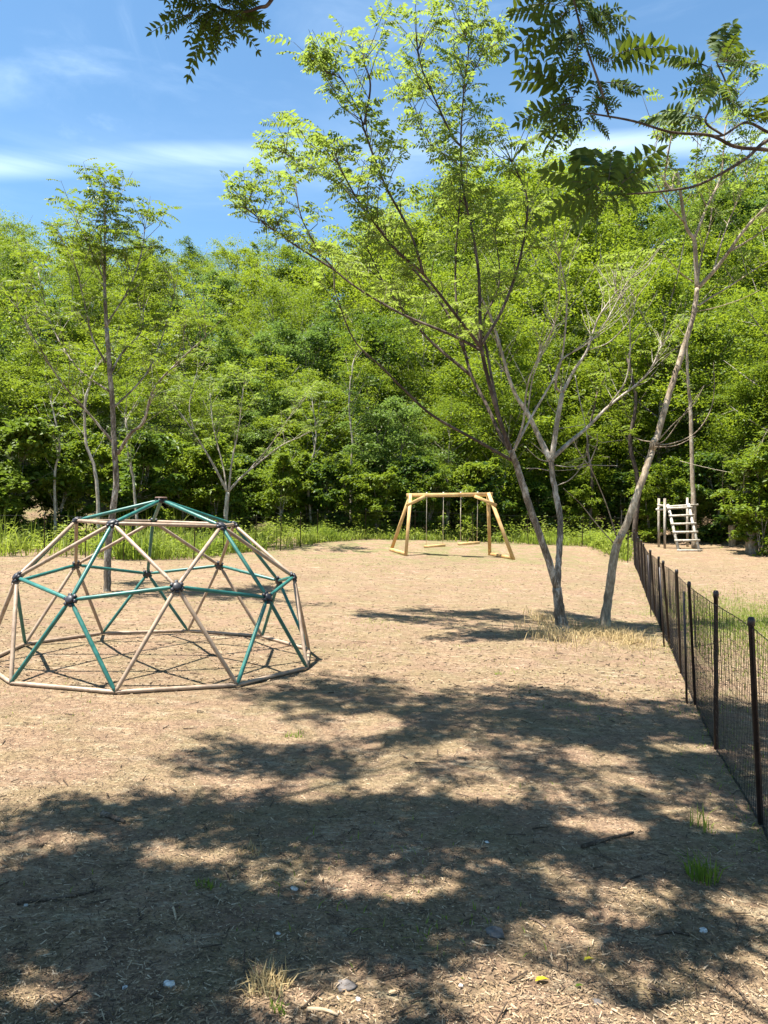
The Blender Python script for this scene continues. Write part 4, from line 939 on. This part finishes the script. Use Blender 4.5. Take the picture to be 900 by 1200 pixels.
stick([(725, 1043), (738, 1034), (760, 1026)], .005, 'curved thin twig below the long dark stick')
stick([(800, 760), (825, 757), (846, 752)], .008, 'thin stick lying on the ground at the foot of the mesh fence')
# stones and small bits
def stone(u, v, r, mat, label, name='stone', sq=.55):
    c = hit(u, v); mb = MB(); n = 9; ri = 5; V_ = []
    rr = np.random.default_rng(int(u * 7 + v))
    for k in range(ri + 1):
        ph = math.pi * k / ri; 
        for j in range(n):
            th = 6.283 * j / n; q = r * (1 + rr.normal(0, .13)); V_.append([q * math.sin(ph) * math.cos(th) * 1.25, q * math.sin(ph) * math.sin(th), q * math.cos(ph) * sq])
    F_ = [[k * n + j, k * n + (j + 1) % n, (k + 1) * n + (j + 1) % n, (k + 1) * n + j] for k in range(ri) for j in range(n)]
    mb.add(V_, F_); mb.addv(V_); o = mb.build(name, M[mat], smooth=False); c[2] = float(g(c[0], c[1])) + r * sq * .35; o.location = c; o.rotation_euler = (0, 0, u); tag(o, label, 'stone')
stone(198, 1158, .017, 'stone', 'white stone at the bottom left, largest of the pale stones')
stone(146, 1161, .008, 'stone', 'tiny white stone left of the largest pale stone')
stone(345, 1043, .014, 'stone', 'pale flat stone in the shade above the centre bottom', sq=.3)
stone(326, 1096, .008, 'stone', 'small white pebble in the deep shade at the centre left')
stone(420, 1173, .008, 'stone', 'small pale pebble near the bottom edge beside the shade')
stone(31, 1063, .008, 'stone', 'small white pebble at the far left in the shade')
stone(824, 1091, .014, 'stone', 'rounded pale stone in the lower right shade below the grass tuft')
stone(571, 988, .009, 'stone', 'small white pebble in the broad shade at centre')
stone(580, 1094, .034, 'slate', 'flat dark grey stone lying in the shade near the centre bottom', sq=.3)
stone(700, 1176, .014, 'slate', 'small bluish grey stone in the sunlit dirt near the bottom', sq=.4)
stone(405, 1157, .028, 'slate', 'low dark stone in the shade at the bottom centre', sq=.2)
stone(540, 1156, .007, 'stone', 'tiny white pebble in the sun patch at the bottom')
def fleaf(u, v, L_, mat, label):
    c = hit(u, v); c[2] = float(g(c[0], c[1])) + .008; mb = MB(); mb.leaves(np.zeros((1, 3)), np.array([[1., .3, .1]]), np.array([[0, .2, 1.]]), L_, L_ * .5, 1, fold=.25); o = mb.build('fallen_leaf', M[mat]); o.location = c; tag(o, label, 'leaf')
fleaf(627, 1155, .05, 'yellow', 'bright yellow fallen leaf on the sunlit dirt at the bottom')
fleaf(684, 1129, .04, 'yellow', 'dull yellow fallen leaf at the edge of the shade')
fleaf(674, 1163, .03, 'grass', 'small green fallen leaf right of the yellow leaf')
fleaf(455, 1171, .035, 'chip_pale', 'pale curled fallen leaf at the bottom centre')
